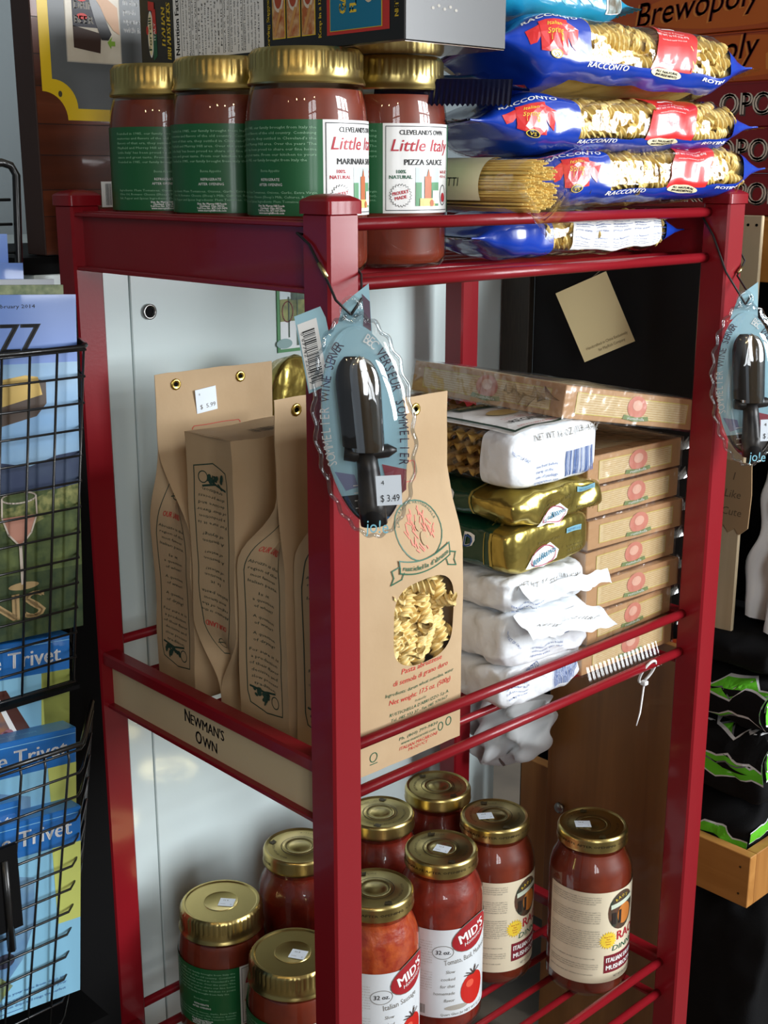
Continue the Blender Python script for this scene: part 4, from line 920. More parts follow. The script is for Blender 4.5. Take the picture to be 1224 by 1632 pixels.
# spaghetti bag pointing out over the front rail
t = thing('spaghetti_bag', 'clear spaghetti bag with its loose end poking over the front rail', 'bag', (.2545, .010, 1.2735), group='other pasta bags on the top shelf')
SPAG = mat('spaghetti', (224, 190, 104), .4); rd = random.Random(8); b = MB(); sr = .0222
k = 0; pts = []
while len(pts) < 330:
    a, r = rd.uniform(0, 6.283), sr*math.sqrt(rd.random())
    pts.append((r*math.cos(a), r*math.sin(a)*1.0))
for (x, z) in pts:
    j = rd.uniform(-.006, .006); b.tube([(x, j, z), (x+rd.uniform(-.002, .002), .060, z), (x*.95, .19, z*.9)], .00095, 5)
b.build('spaghetti', SPAG, t, True, kind='stuff')
b = MB(); dirx = Vector((.62, 0, .785))
def tail(u, v):
    a = v*2*math.pi; y = .19-.240*u; base = Vector((math.cos(a)*.0245, y, math.sin(a)*.0245)); k = sst(u, .76, 1.0)
    s_ = base.dot(dirx)/.0245; side_ = base-dirx*base.dot(dirx); side_.y = 0
    q = Vector((0, y, 0))+dirx*s_*(.0245+.030*k)+side_*(1-.96*k)+Vector((-.004*k, 0, -.001*k)); q += noise.noise_vector(q*70)*.0030*(.25+k); return q
b.grid(tail, 60, 40, wrapv=True); b.build('clear_wrapper', PFILM, t, True)
b = MB(); b.grid(lambda u, v: (math.cos(R(70+140*u))*.0252, .050+.10*v, math.sin(R(70+140*u))*.0252), 16, 6); b.build('paper_label', CREAM, t, True)
p = Print(.01); p.text('SPAGHETTI', .03, 0, .008, BLACK, 1, wid=.05); p.build('label_print', lambda u, v: (math.cos(R(180)-v/.0252)*.0254, .13-u, math.sin(R(180)-v/.0252)*.0254), t)
# ================================================================== wine server packs hanging on the posts
BCARD = mat('pale blue card', (158, 200, 214), .45); BLIS = film('clear blister', refl=.11, rough=.04, bump=(26, .35)); CHROME = mat('dark chrome', (200, 202, 204), .10, metal=1); RUB = mat('black rubber', (18, 18, 20), .38)
def wine_pack(label, O, zoff, rotz, cords):
    t = thing('wine_server_pack', label, 'package', (O[0], O[1], 1.10+zoff), rotz, 'wine server packs hanging on the rack posts')
    # local: x right, -y towards the viewer, z up; oval centre
    cx_, cz, rx, rz_, til = .0268, -.0030, .0345, .0835, R(6.2)
    c_, s_ = math.cos(til), math.sin(til)
    def ov(a, k=1.0, y=0.0, dr=0.0): x, z = (rx*k+dr)*math.cos(a), (rz_*k+dr)*math.sin(a); return (cx_+x*c_-z*s_, y, cz+x*s_+z*c_)
    n = 48
    b = MB(); b.add([ov(2*math.pi*i/n, .93, -.0004) for i in range(n)]+[ov(2*math.pi*i/n, .93, .0004) for i in range(n)], [tuple(range(n)), tuple(range(n, 2*n))[::-1]]+[(i, n+i, n+(i+1) % n, (i+1) % n) for i in range(n)])
    cd = b.build('backing_card', BCARD, t)
    # card arms above the oval: barcode tag on the left, picture arm on the right
    b = MB(); b.prism([(-.0256, .0809), (-.0060, .0885), (-.0020, .0800), (.0000, .0700), (.0070, .0760), (.0110, .0900), (.0180, .0960), (.0302, .1054), (.0330, .0640), (.0150, .0690), (.0037, .0314), (-.0154, .0228)], .0006, .0014, axis=1); ar = b.build('header_card', BCARD, t)
    p = Print(.02); q = plane((-.0150, .0006, .0235), (.9, 0, .33), (-.17, 0, .985))
    p.rect(.0005, .002, .0165, .052, WHITE, 1); p.barcode(.0035, .006, .040, .010, BLACK, 2, 6, vert=True); p.text('0 67742 22061 7', .0018, .0255, .0026, BLACK, 2, rot=-math.pi/2, wid=.040, res=1); p.build('barcode', q, ar)
    p = Print(.02); p.poly([(.0250, .098), (.0310, .092), (.0320, .070), (.0260, .074), (.0265, .085)], mat('card purple', (96, 74, 92), .5), 1); p.build('picture', plane((0, .0006, 0), (1, 0, 0), (0, 0, 1)), ar)
    # printing on the oval card
    M_ = lambda u, v: (cx_+u*c_-v*s_*(1), -.0004, cz+u*s_+v*c_)
    p = Print(.02)
    DKB = mat('deep purple ink', (58, 44, 66), .5)
    p.poly([(-.0270, -.032), (-.0120, -.036), (-.0100, -.046), (-.020, -.048)], mat('glass print', (126, 134, 170), .4), 1); p.poly([(.010, -.030), (.022, -.034), (.0285, -.036), (.0265, -.052), (.018, -.058), (.012, -.045)], mat('rose wine ink', (150, 70, 82), .4), 1)
    seg = [(.93*rx*math.cos(a), .93*rz_*math.sin(a)) for a in [R(-90-48+96*i/16) for i in range(17)]]; p.poly(seg, mat('dark print', (30, 32, 40), .4), 1)
    seg = [(.93*rx*math.cos(a), .93*rz_*math.sin(a)) for a in [R(-90-22+44*i/10) for i in range(11)]]; p.poly(seg, mat('blue print', (40, 130, 190), .4), 2)
    for tx, side_, a0, a1, col in (('SOMMELIER WINE SERVER', 1, 202, 112, DKB), ('BEC VERSEUR SOMMELIER', -1, 74, -26, DKB)):
        k = len(tx)
        for i, ch in enumerate(tx):
            a = R(lerp(a0, a1, i/(k-1))); x, z = rx*.76*math.cos(a), rz_*.80*math.sin(a)
            if ch != ' ':
                dxa, dza = -rx*.76*math.sin(a)*-1, rz_*.80*math.cos(a)*-1
                p.text(ch, x-.002*0, z, .0076, (INKW if (side_ == 1 and i < 9) or (side_ < 0 and i < 4) else col), 2, rot=math.atan2(dza, dxa), sx=.75)
    for i in range(4): p.rect(-.014-.002*i*0, -.045-.006*i, -.004, -.0442-.006*i, INKW, 2)
    p.build('card_print', M_, cd)
    # blister shell with a ribbed rim
    b = MB(); NR = 96
    prof = [(1.0, 0, .0035), (1.0, -.0016, .0012), (.955, -.0022, 0), (.92, -.010, 0), (.84, -.0185, 0), (.66, -.0250, 0), (.40, -.0275, 0), (.02, -.0282, 0)]
    for i, (k, y, dr) in enumerate(prof):
        for j in range(NR):
            a = 2*math.pi*j/NR; wob = (.0014*math.sin(a*24)) if i < 2 else 0
            b.v.append(Vector(ov(a, k, y, dr+wob)))
    for i in range(len(prof)-1):
        for j in range(NR): b.f.append((i*NR+j, (i+1)*NR+j, (i+1)*NR+(j+1) % NR, i*NR+(j+1) % NR)); b.m.append(0)
    b.build('blister', BLIS, t, True)
    b = MB(); b.tube([ov(2*math.pi*i/192, 1.0, -.0008+.0012*math.sin(2*math.pi*i/192*24), .0030+.0013*math.sin(2*math.pi*i/192*24)) for i in range(192)], .0016, 6, closed=True); b.build('blister_rim', film('blister rim film', (236, 240, 242), refl=.16, rough=.06), t, True)
    b = MB(); b.tube([(.0172+.007*math.cos(a), -.003, .0865+.0085*math.sin(a)) for a in [2*math.pi*i/20 for i in range(20)]], .0022, 8, closed=True); b.build('hang_loop', BLIS, t, True)
    # the wine server inside
    b = MB()
    def body(u, v):
        a = 2*math.pi*v; w_ = .0148*math.sqrt(max(0, 1-(1-min(u/.34, 1))**2))*(1-.10*u); z = .0565-.072*u
        return (cx_-.0035+w_*math.cos(a)+.006*u, -.0125+.0095*math.sin(a)*min(1, .3+u*2), cz+z)
    b.grid(body, 22, 24, wrapv=True); b.build('spout', CHROME, t, True)
    b = MB(); b.grid(lambda u, v: (lambda P: (P[0]+.0012*math.cos(2*math.pi*v)-.0045, P[1]+.0015, P[2]+.001))(body(.03+u*.94, v)), 20, 20, wrapv=True); b.build('spout_back', RUB, t, True)
    b = MB(); b.tube([(cx_-.0155, -.012, cz-.0180), (cx_-.008, -.012, cz-.0185), (cx_+.018, -.012, cz-.0155), (cx_+.0245, -.012, cz-.0150)], [.0052, .0060, .0052, .0014], 12); b.build('crossbar', RUB, t, True)
    b = MB(); b.tube([(cx_+.001, -.012, cz-.016), (cx_+.0028, -.012, cz-.030), (cx_+.0050, -.012, cz-.052), (cx_+.0052, -.012, cz-.0535), (cx_+.0072, -.012, cz-.0735)], [.0078, .0085, .0098, .0108, .0104], 16); b.build('stopper', RUB, t, True)
    p = Print(.02); p.text('jo!e', 0, 0, .0105, mat('aqua ink', (140, 206, 226), .4), 1, wid=.017, res=3); p.build('logo', plane((cx_+.0095, -.0235, cz-.0770), (1, 0, -.04), (.04, 0, 1)), t)
    b = MB(); b.box((-.0095, -.0003, -.0115), (.0095, 0, .0115)); st_ = b.build('price_sticker', STICK, t); st_.location = (cx_+.0185, -.0285, cz-.0425); st_.rotation_euler = (0, R(-3), 0)
    p = Print(.02); p.text('4', -.0045, .0045, .0036, BLACK, 1, res=1); p.text('$ 3.49', .0005, -.0085, .0056, BLACK, 1, wid=.0145, res=2); p.build('price', plane((0, -.0003, 0), (1, 0, 0), (0, 0, 1)), st_)
    return t
pk = wine_pack('wine server blister pack hanging on the near corner post', (-.014, -.015), 0, -YAW, 1)
pk2 = dup(pk, (W-S-.012, -.013, 1.10-.0295), -YAW, 'wine server blister pack on the far right post, cut by the photo edge', skip=('header_card',))
b = MB(); b.prism([(.0035, .0660), (.0110, .0900), (.0180, .0960), (.0302, .1054), (.0330, .0640), (.0150, .0690)], .0006, .0014, axis=1); b.build('header_card', BCARD, pk2)
CORD = mat('black elastic', (26, 25, 26), .5)
def cord(label, pts, bead):
    t = thing('elastic_cord', label, 'cord', pts[0], group='elastic cords holding the packs')
    b = MB(); b.tube(pts, .0011, 6); b.build('cord_loop', CORD, t, True, world=True)
    b = MB(); b.tube(bead, .0018, 8); b.build('metal_crimp', mat('crimp metal', (196, 180, 130), .3, metal=1), t, True, world=True)
q = Vector((-.014, -.015, 0)); rtv = Vector((math.cos(YAW), -math.sin(YAW), 0))
hole = q+rtv*.0172+Vector((0, 0, 1.182))
cord('black elastic cord looped round the near corner post', [hole+Vector((-.004, -.004, .001)), q+rtv*.0060+Vector((-.003, -.003, 1.1935)), (-.0035, -.003, 1.205), (-.0022, .020, 1.232), (-.0020, S+.003, 1.240), (.010, S+.004, 1.238), (S+.003, S+.002, 1.225), (S+.0022, .010, 1.216), (S*.95, -.003, 1.209), hole+Vector((.006, -.005, .012)), hole+Vector((-.004, -.004, .001))], [(-.0030, .008, 1.2185), (-.0030, -.001, 1.2085)])
q2 = Vector((W-S-.012, -.013, 0)); h2 = q2+rtv*.0172+Vector((0, 0, 1.1525))
cord('black elastic cord looped round the far right post', [h2+Vector((-.004, -.004, .001)), (W-S-.0020, -.0020, 1.185), (W-S-.0022, .016, 1.222), (W-S-.002, S+.002, 1.245), (W-S*.4, S+.003, 1.244), (W+.002, S*.5, 1.22), (W+.002, -.002, 1.195), (W-S*.4, -.003, 1.180), h2+Vector((.005, -.004, .008)), h2+Vector((-.004, -.004, .001))], [(W-.004, -.0030, 1.1885), (W-.012, -.0032, 1.1830)])
# zip tie left on the front rail
t = thing('zip_tie', 'white plastic zip tie looped on the lower front rail', 'zip tie', (.486, YB, ZM)); ZW = mat('white nylon', (226, 226, 226), .4)
b = MB(); pts = [(.486+.0035*math.sin(a)*0+.012*math.sin(a), YB-.0065*math.cos(a), ZM-.0075+.0145*math.cos(a)) for a in [R(-155+310*i/16) for i in range(17)]]
b.tube(pts, .0016, 6); b.build('loop', ZW, t, True, world=True)
b = MB(); b.box((.4845, YB+.001, ZM-.0255), (.4915, YB+.008, ZM-.0205), bev=.0008); b.build('head', ZW, t, world=True)
b = MB(); b.tube([(.488, YB+.0045, ZM-.022), (.480, YB+.001, ZM-.040), (.472, YB-.003, ZM-.052), (.459, YB-.008, ZM-.062)], [.0012, .0012, .0011, .0006], 6); b.build('tail', ZW, t, True, world=True)
# ================================================================== left: magazine rack, magazines, trivet boxes, plank printed box
t = thing('magazine_rack', 'black wire magazine rack left of the red shelf rack', 'rack', (-.16, .30, 0))
def wires(nm, lst, r=.0013, kind=None):
    b = MB()
    for q in lst: b.tube(q, r, 6)
    return b.build(nm, WIRE, t, True, world=True, kind=kind)
sh = lambda x, z, z0=1.132, k=.098: x-(z0-z)*k*0-(z0-z)*.105
zz = [1.132-.0238*i for i in range(14)]
def P1(x, z): return (sh(x, z), .272, z)
grid = [[P1(-.056-.0263*i, 1.133), P1(-.056-.0263*i, zz[-1])] for i in range(9)]+[[P1(-.270, z), P1(-.054, z), (sh(-.054, z)+.018, .318, z)] for z in zz]
wires('wire_pocket', grid, .0012, 'stuff'); wires('pocket_rim', [[P1(-.270, 1.1345), P1(-.058, 1.1345), (-.050, .279, 1.1350), (-.036, .320, 1.136)]], .0026)
def P2(x, z): return (x-(.778-z)*.15, .2235, z)
zz2 = [.778-.0225*i for i in range(13)]
grid = [[(P2(-.1235-.0235*i, .778)[0], .2235+.004, .783), P2(-.1235-.0235*i, .772), P2(-.1235-.0235*i, zz2[-1])] for i in range(7)]+[[P2(-.270, z), P2(-.112, z), (P2(-.104, z)[0], .231, z), (P2(-.060, z)[0], .290, z)] for z in zz2]
wires('wire_pocket', grid, .0012, 'stuff'); wires('pocket_rim', [[P2(-.270, .783), P2(-.112, .783), (-.104, .232, .784), (-.058, .294, .786)]], .0024)
wires('corner_wire', [[(-.058, .294, .786), (-.102, .290, .5)]], .002); wires('corner_wire', [[(-.036, .320, 1.136), (-.066, .318, .83)]], .002)
wires('top_hoop', [[(-.100, .325, 1.10), (-.0855, .325, 1.20), (-.0815, .325, 1.283), (-.086, .325, 1.291), (-.094, .325, 1.2935), (-.150, .325, 1.293), (-.27, .325, 1.293)]], .0036)
wires('back_wire', [[(-.088, .327, z), (-.27, .327, z)] for z in (1.262, 1.241, 1.216)]+[[(-.105-.024*i, .327, 1.29), (-.105-.024*i, .327, 1.1)] for i in range(6)], .0014, 'stuff')
b = MB(); b.box((-.33, .336, .06), (-.024, .346, 1.165)); b.build('back_panel', DARK, t, world=True)
b = MB(); b.box((-.33, .12, .0), (-.03, .345, .06)); b.build('base', DARK, t, world=True)
b = MB(); b.box((-.29, .226, .486), (-.10, .33, .490)); b.build('pocket_floor', DARK, t, world=True)
b = MB(); b.box((-.28, .276, .812), (-.08, .33, .816)); b.build('pocket_floor', DARK, t, world=True)
wires('sign_clip', [[(-.196, .219, .70), (-.196, .219, .61)]], .004)
b = MB(); b.box((-.215, .2185, .630), (-.1835, .2215, .712)); b.build('sign_plate', DARK, t, world=True)

# magazines
MBLUE = mat('magazine blue', (98, 134, 206), .35, coat=.3); MSKY = mat('photo sky blue', (120, 164, 206), .4, var=((150, 186, 214), 14)); HILL = mat('photo hills', (44, 58, 92), .5, var=((58, 74, 100), 40)); FIELD = mat('photo vineyard', (52, 70, 34), .6, var=((98, 112, 60), 60)); SOIL = mat('photo grass', (34, 56, 28), .6, var=((66, 80, 40), 80)); TREE = mat('photo trees', (66, 84, 36), .6, var=((150, 150, 90), 140))
GROUPM = 'magazines in the upper wire pocket'
def magazine(label, xr, y, ztop, roll, cover, edge=None, H=.31, Wm=.215, th=.0035):
    t = thing('magazine', label, 'magazine', (xr, y, ztop-H), rot=(R(-1.0), R(roll), 0), group=GROUPM)
    b = MB(); b.box((-Wm, 0, 0), (0, th, H)); b.build('pages', edge or MBLUE, t)
    if cover:
        p = Print(.05); p.rect(-Wm, H-.060, 0, H, MBLUE, 1); p.rect(-Wm, .135, 0, H-.060, MSKY, 1); p.poly([(-Wm, .135), (0, .135), (0, .168), (-.022, .166), (-.05, .158), (-.09, .166), (-Wm, .158)], HILL, 2)
        p.rect(-Wm, .06, 0, .135, FIELD, 2); p.rect(-Wm, 0, 0, .06, SOIL, 2); p.poly([(-.09, .104), (-.06, .100), (-.03, .112), (0, .118), (0, .138), (-.03, .134), (-.06, .124), (-.09, .120)], TREE, 3)
        p.text('PIZAZZ', -.036, H-.0500, .0265, BLACK, 2, 'r', wid=.104, bold=.03, res=3); p.text("January, February 2014", -.0405, H-.0115, .0034, BLACK, 2, 'r', wid=.062, res=1)
        FO = mat('cork foil gold', (176, 148, 84), .35, metal=.5); FD = mat('cork foil dark', (70, 52, 38), .4)
        p.poly([(-.150, .222), (-.050, .238), (-.032, .234), (-.032, .214), (-.042, .203), (-.150, .180)], FD, 3); p.poly([(-.150, .226), (-.052, .240), (-.040, .238), (-.036, .222), (-.08, .212), (-.150, .206)], FO, 4)
        CORK = mat('grape skin', (190, 138, 116), .4); rd = random.Random(2)
        for i in range(26): p.ell(-.108+rd.uniform(-.024, .024), .160+rd.uniform(-.026, .026), .006, .006, CORK if i % 2 else mat('grape light', (220, 172, 146), .4), 4+(i % 2), 12)
        GLS = mat('glass outline', (214, 200, 186), .4); RW = mat('rose wine', (196, 140, 120), .4)
        for gx, gz in ((-.062, .104), (-.112, .098)):
            p.ring(gx, gz+.027, .0165, .005, .0014, GLS, 5); p.poly([(gx-.016, gz+.010), (gx+.016, gz+.010), (gx+.010, gz-.006), (gx, gz-.017), (gx-.010, gz-.006)], RW, 5); p.line([(gx-.0165, gz+.027), (gx-.017, gz+.010), (gx-.011, gz-.006), (gx, gz-.018), (gx+.011, gz-.006), (gx+.017, gz+.010), (gx+.0165, gz+.027)], .0016, GLS, 6)
            p.line([(gx, gz-.018), (gx+.001, gz-.052)], .003, GLS, 6); p.ell(gx+.002, gz-.055, .015, .0035, mat('cork tan', (178, 150, 104), .5), 5)
        p.text('WINS', -.040, .018, .026, mat('cork tan', (178, 150, 104), .5), 5, 'r', wid=.13, bold=.05, res=2)
        p.build('cover_print', plane((0, 0, 0), (1, 0, 0), (0, 0, 1)), t)
    else:
        p = Print(.05); p.text('PIZAZZ', -.05, H-.0485, .0205, BLACK, 1, 'r', wid=.150, res=3); p.build('cover_print', plane((0, 0, 0), (1, 0, 0), (0, 0, 1)), t)
    return t
magazine('front blue magazine with a wine glass cover in the upper wire pocket', -.0675, .285, 1.1800, 3.2, True)
magazine('second magazine back, grassy top edge behind the front blue one', -.0745, .2915, 1.1885, 3.0, False, mat('magazine grass edge', (96, 116, 78), .5, var=((150, 160, 120), 120)))
magazine('third magazine back, a thin pale page edge showing', -.0780, .297, 1.1935, 2.6, False, mat('magazine pages', (190, 196, 206), .5))
magazine('fourth magazine back, blue corner stepped above the front ones', -.1010, .3025, 1.2085, 2.0, False)
magazine('tallest magazine at the back of the wire pocket, blue corner', -.1110, .3085, 1.2335, 2.0, False)

# wine trivet boxes
TBLUE = mat('trivet box blue', (26, 106, 182), .35, coat=.3); TSKY = mat('trivet box sky', (138, 196, 226), .4); TYEL = mat('trivet box lime', (196, 204, 108), .4)
PICF = mat('frame wood', (78, 36, 26), .4); PICM = mat('grape painting', (96, 86, 92), .5, var=((170, 110, 60), 60)); PICB = mat('blue tile', (86, 130, 176), .4, var=((120, 160, 190), 30)); SKIN = mat('figure cream', (206, 186, 156), .5, var=((176, 130, 90), 50)); POND = mat('lemon print', (140, 150, 60), .5, var=((60, 110, 150), 60))
def trivet(label, xr, y, ztop, roll, kind, H=.185, Wb=.17, th=.028):
    t = thing('trivet_box', label, 'box', (xr, y, ztop-H), rot=(R(-3.0), R(roll), R(0)), group='blue wine trivet boxes in the wire rack')
    b = MB(); b.box((-Wb, 0, 0), (0, th, H), bev=.0008); b.build('carton', TBLUE, t)
    p = Print(.06); hd = .034
    p.rect(-Wb+.0005, .0005, -.0005, H-hd, TSKY, 1); p.poly([(-.030, H-hd), (-.0005, H-hd), (-.0005, .075), (-.024, .075)], TYEL, 2); p.rect(-.026, .0005, -.0005, .075, TSKY, 2) if kind else p.poly([(-.030, H-hd), (-.0005, H-hd), (-.0005, .001), (-.030, .001)], TYEL, 2)
    p.text('The Wine Trivet', -.010, H-.0245, .0158, INKW, 2, 'r', wid=.150, bold=.02, res=3); p.rect(-Wb, H-.0055, -.001, H-.0049, TSKY, 2)
    if kind == 0:
        p.poly([(-.150, H-hd-.010), (-.066, H-hd-.010), (-.036, .105), (-.036, .02), (-.150, .02)], PICF, 3); p.poly([(-.146, H-hd-.014), (-.074, H-hd-.014), (-.048, .100), (-.048, .026), (-.146, .026)], INKW, 4); p.poly([(-.146, H-hd-.016), (-.078, H-hd-.016), (-.053, .098), (-.053, .028), (-.146, .028)], PICM, 5)
        rd = random.Random(4)
        for i in range(22): p.ell(rd.uniform(-.130, -.060), rd.uniform(.035, .125), .006, .006, mat(('grape green', 'grape pink', 'grape ochre')[i % 3], ((70, 104, 84), (150, 96, 110), (176, 116, 50))[i % 3], .4), 6+(i % 3), 12)
    else:
        p.poly([(-.150, .140), (-.100, H-hd-.006), (-.048, .128), (-.048, .085), (-.060, .052), (-.100, .008), (-.150, .010)], PICB, 3)
        p.poly([(-.120, .105), (-.104, .118), (-.092, .108), (-.090, .070), (-.096, .030), (-.140, .030), (-.140, .09)], SKIN, 4); p.ell(-.101, .118, .010, .013, mat('figure hair', (176, 128, 66), .5), 5); p.ell(-.099, .116, .006, .008, SKIN, 6)
        p.poly([(-.150, .050), (-.085, .044), (-.070, .030), (-.095, .006), (-.150, .004)], POND, 5); p.ell(-.078, .056, .010, .007, mat('dark plum', (40, 44, 64), .5), 6)
        p.rect(-.14, .004, -.06, .0045, INKB, 4); p.para('protects your table from drips and rings the perfect gift', -.090, .020, .075, .0026, .006, 3, INKB, 4)
    p.build('front_print', plane((0, 0, 0), (1, 0, 0), (0, 0, 1)), t)
    p = Print(.06); p.text('The Wine Trivet Company', -.06, .010, .004, TSKY, 1, wid=.05, res=1); p.rect(-Wb+.0005, .0005, -.0005, th-.0005, mat('trivet box top', (60, 132, 196), .35), .6); p.build('top_print', plane((0, 0, H), (1, 0, 0), (0, 1, 0)), t)
    return t
trivet('blue wine trivet box with a grape painting, standing behind the others', -.0975, .284, .8625, 6.0, 0, H=.20)
trivet('blue wine trivet box just behind the lower pocket rim', -.1100, .256, .7805, 5.5, 1)
trivet('blue wine trivet box in front with a figure painting, lowest', -.1275, .2275, .7155, 6.0, 1)
trivet('blue wine trivet box cut off by the left photo edge', -.1760, .2400, .7360, 5.0, 1, H=.17, Wb=.10, th=.014)

# ---- plank printed game box standing on the cabinet
b = MB(); b.box((-.02, YW+.002, 1.186), (.72, .72, 1.2025)); o = b.build('ledge_board', DARK); tag(o, 'black ledge board lying on top of the white cabinet', 'board')
PLK = [wood('printed plank %d' % i, c1_, c2_, (3.0, 20, 34), .4, .2) for i, (c1_, c2_) in enumerate((((98, 46, 26), (70, 30, 16)), ((112, 54, 30), (80, 36, 18)), ((88, 40, 22), (62, 26, 14))))]
t = thing('game_box', 'large plank patterned box with grey yellow bordered panel behind the jars', 'box', (.19, YW+.06, 1.2035))
gx0, gx1, gz0, gz1, gy = .0130, .420, 1.2035, 1.62, YW+.006
b = MB(); b.box((gx0, gy, gz0), (gx1, gy+.038, gz1), bev=.0008); b.build('carton', mat('shaded plank side', (52, 26, 18), .5), t, world=True)  # carton colour darkened to paint in the shadow on its side face
fn = plane((gx0, gy, gz0), (1, 0, 0), (0, 0, 1)); W_, H_ = gx1-gx0, gz1-gz0
p = Print(.1); rd = random.Random(1); z = 0; i = 0
hs = [.0385, .026, .034, .030, .036, .030, .034, .033, .034, .035, .033, .033, .03]
for h in hs:
    if z+h > H_: break
    p.rect(0.001, z+.0006, W_-.001, z+h, PLK[i % 3], 1); p.rect(.001, z, W_-.001, z+.0008, BLACK, 1); z += h; i += 1
p.build('plank_print', fn, t, world=True)
GREYP = mat('grey panel', (92, 96, 98), .4); YEL = mat('yellow border', (226, 190, 30), .4)
def notch(x0, z0, r):
    return [(x0, H_), (x0, z0+r)]+[(x0+r*math.sin(a), z0+r*math.cos(a)) for a in [R(90*i/10) for i in range(1, 10)]]+[(x0+r, z0), (W_-.02, z0), (W_-.02, H_)]
p = Print(.2); p.poly(notch(.008, .133, .027), YEL, 3); p.poly(notch(.0195, .1445, .0275), GREYP, 4); p.ell(.0275, .158, .0022, .0030, mat('rivet', (70, 64, 50), .5), 5)
p.rect(.0375, .189, .101, .28, INKGL, 5); p.rect(.0385, .190, .100, .28, mat('photo beige', (190, 180, 162), .4, var=((214, 206, 188), 20)), 6)
p.poly([(.046, .203), (.076, .199), (.078, .218), (.046, .224)], mat('wood block photo', (56, 36, 28), .5), 7); p.rect(.046, .223, .074, .28, mat('sign photo', (44, 42, 52), .5), 7)
for s_, v, c_ in (('OR', .258, INKGL), ('DRINK', .240, INKGL), ('BEER', .2265, INKGL)): p.text(s_, .0475, v, .0075, c_, 8, 'l', bold=.04)
for v in (.250, .233): p.ell(.057, v, .006, .0030, INKR, 8)
p.poly([(.062, .262), (.070, .262), (.090, .218), (.086, .212), (.078, .212), (.072, .228)], mat('bottle photo', (30, 26, 26), .3), 9)
p.poly([(.070, .262), (.080, .256), (.098, .244), (.0995, .218), (.092, .222), (.084, .232), (.078, .244), (.072, .252)], mat('hand photo', (206, 168, 138), .5), 10)
AG = mat('arrow green', (130, 170, 60), .5)
for v in (.262, .210): p.poly([(.0845, v), (.0905, v+.006), (.0890, v+.0015), (.0935, v+.0015), (.0935, v-.003), (.0890, v-.003), (.0885, v-.006)], AG, 11)
for i, s_ in enumerate(('favorite', 'in the', 'push', 'opener', 'with it')): p.text(s_, .1050, .2565-i*.0088, .0058, INKW, 5, 'l', bold=.03)
p.build('panel_print', fn, t, .00012, world=True)
b = MB(); b.box((.081, gy-.0012, 1.2505), (.0945, gy-.0006, 1.2765)); st_ = b.build('barcode_sticker', WHITE, t, world=True)
p = Print(); p.barcode(.0815+.004, 1.2525, .007, .022, BLACK, 1, 7); o = p.build('bars', plane((0, gy-.0012, 0), (1, 0, 0), (0, 0, 1)), st_)
for v in o.data.vertices: v.co -= t.location
# ================================================================== right hand background
PINE = wood('amber pine', (150, 98, 46), (176, 122, 62), (26, 26, 1.6)); PINED = wood('brown pine', (122, 80, 40), (146, 98, 52), (22, 22, 1.2)); PINEL = wood('pale pine', (196, 176, 140), (212, 194, 160), (30, 30, 2)); ORNG = wood('orange pine', (176, 112, 44), (196, 134, 60), (3, 20, 30))
t = thing('wooden_shelf_unit', 'wooden shop shelf unit standing right behind the red rack', 'shelf', (.85, .2, 0))
def wb(a, q, nm, m, bev=.001):
    b = MB(); b.box(a, q, bev=bev); return b.build(nm, m, t, world=True)
wb((.664, .066, 0), (.676, .305, .705), 'side_board', PINED); wb((.686, .306, .20), (.704, .372, .452), 'rear_block', PINE)
wb((.70, .395, .70), (.712, .445, 1.21), 'dark_upright', mat('dark stained wood', (54, 46, 36), .6, var=((40, 34, 28), 30, (20, 20, 1))))
wb((.802, .110, .66), (.808, .138, 1.2345), 'post', PINEL)
wb((.845, -.25, 1.150), (1.30, .62, 1.2285), 'game_shelf', ORNG)
wb((.98, -.25, .0), (1.0, .62, 1.149), 'back_board', DARK)
wb((.72, .300, .0), (.98, .315, .70), 'rear_board', DARK)
# tray with folded shirts
t2 = thing('wooden_tray', 'open wooden tray holding the folded shirts at the right', 'tray', (.86, .1, .33))
for a, q, nm in (((.752, .026, .328), (.768, .290, .404), 'side_board'), ((.768, .026, .328), (.97, .042, .404), 'front_board'), ((.768, .042, .328), (.97, .290, .338), 'bottom_board')):
    b = MB(); b.box(a, q, bev=.0008); b.build(nm, PINE if nm != 'side_board' else wood('amber pine long', (166, 112, 54), (186, 132, 70), (26, 1.6, 26)), t2, world=True)
for z in (.345, .385):
    b = MB(); b.lathe([(.0016, 0), (.0016, .0006), (.0004, .0009)], 10); o = b.build('nail', mat('nail', (90, 80, 60), .4, metal=.8), t2); o.rotation_euler = (0, R(-90), 0); o.location = Vector((.7519, .040, z))-t2.location
for x in (.684, .9): pass
b = MB(); b.lathe([(.0005, .012), (.007, .011), (.0085, .008), (.007, .006), (.003, .005), (.003, 0)], 16); o = b.build('bolt', mat('zinc', (150, 150, 146), .35, metal=1), t, True); o.rotation_euler = (0, R(-90), 0); o.location = Vector((.6645, .2745, .4160))-t.location
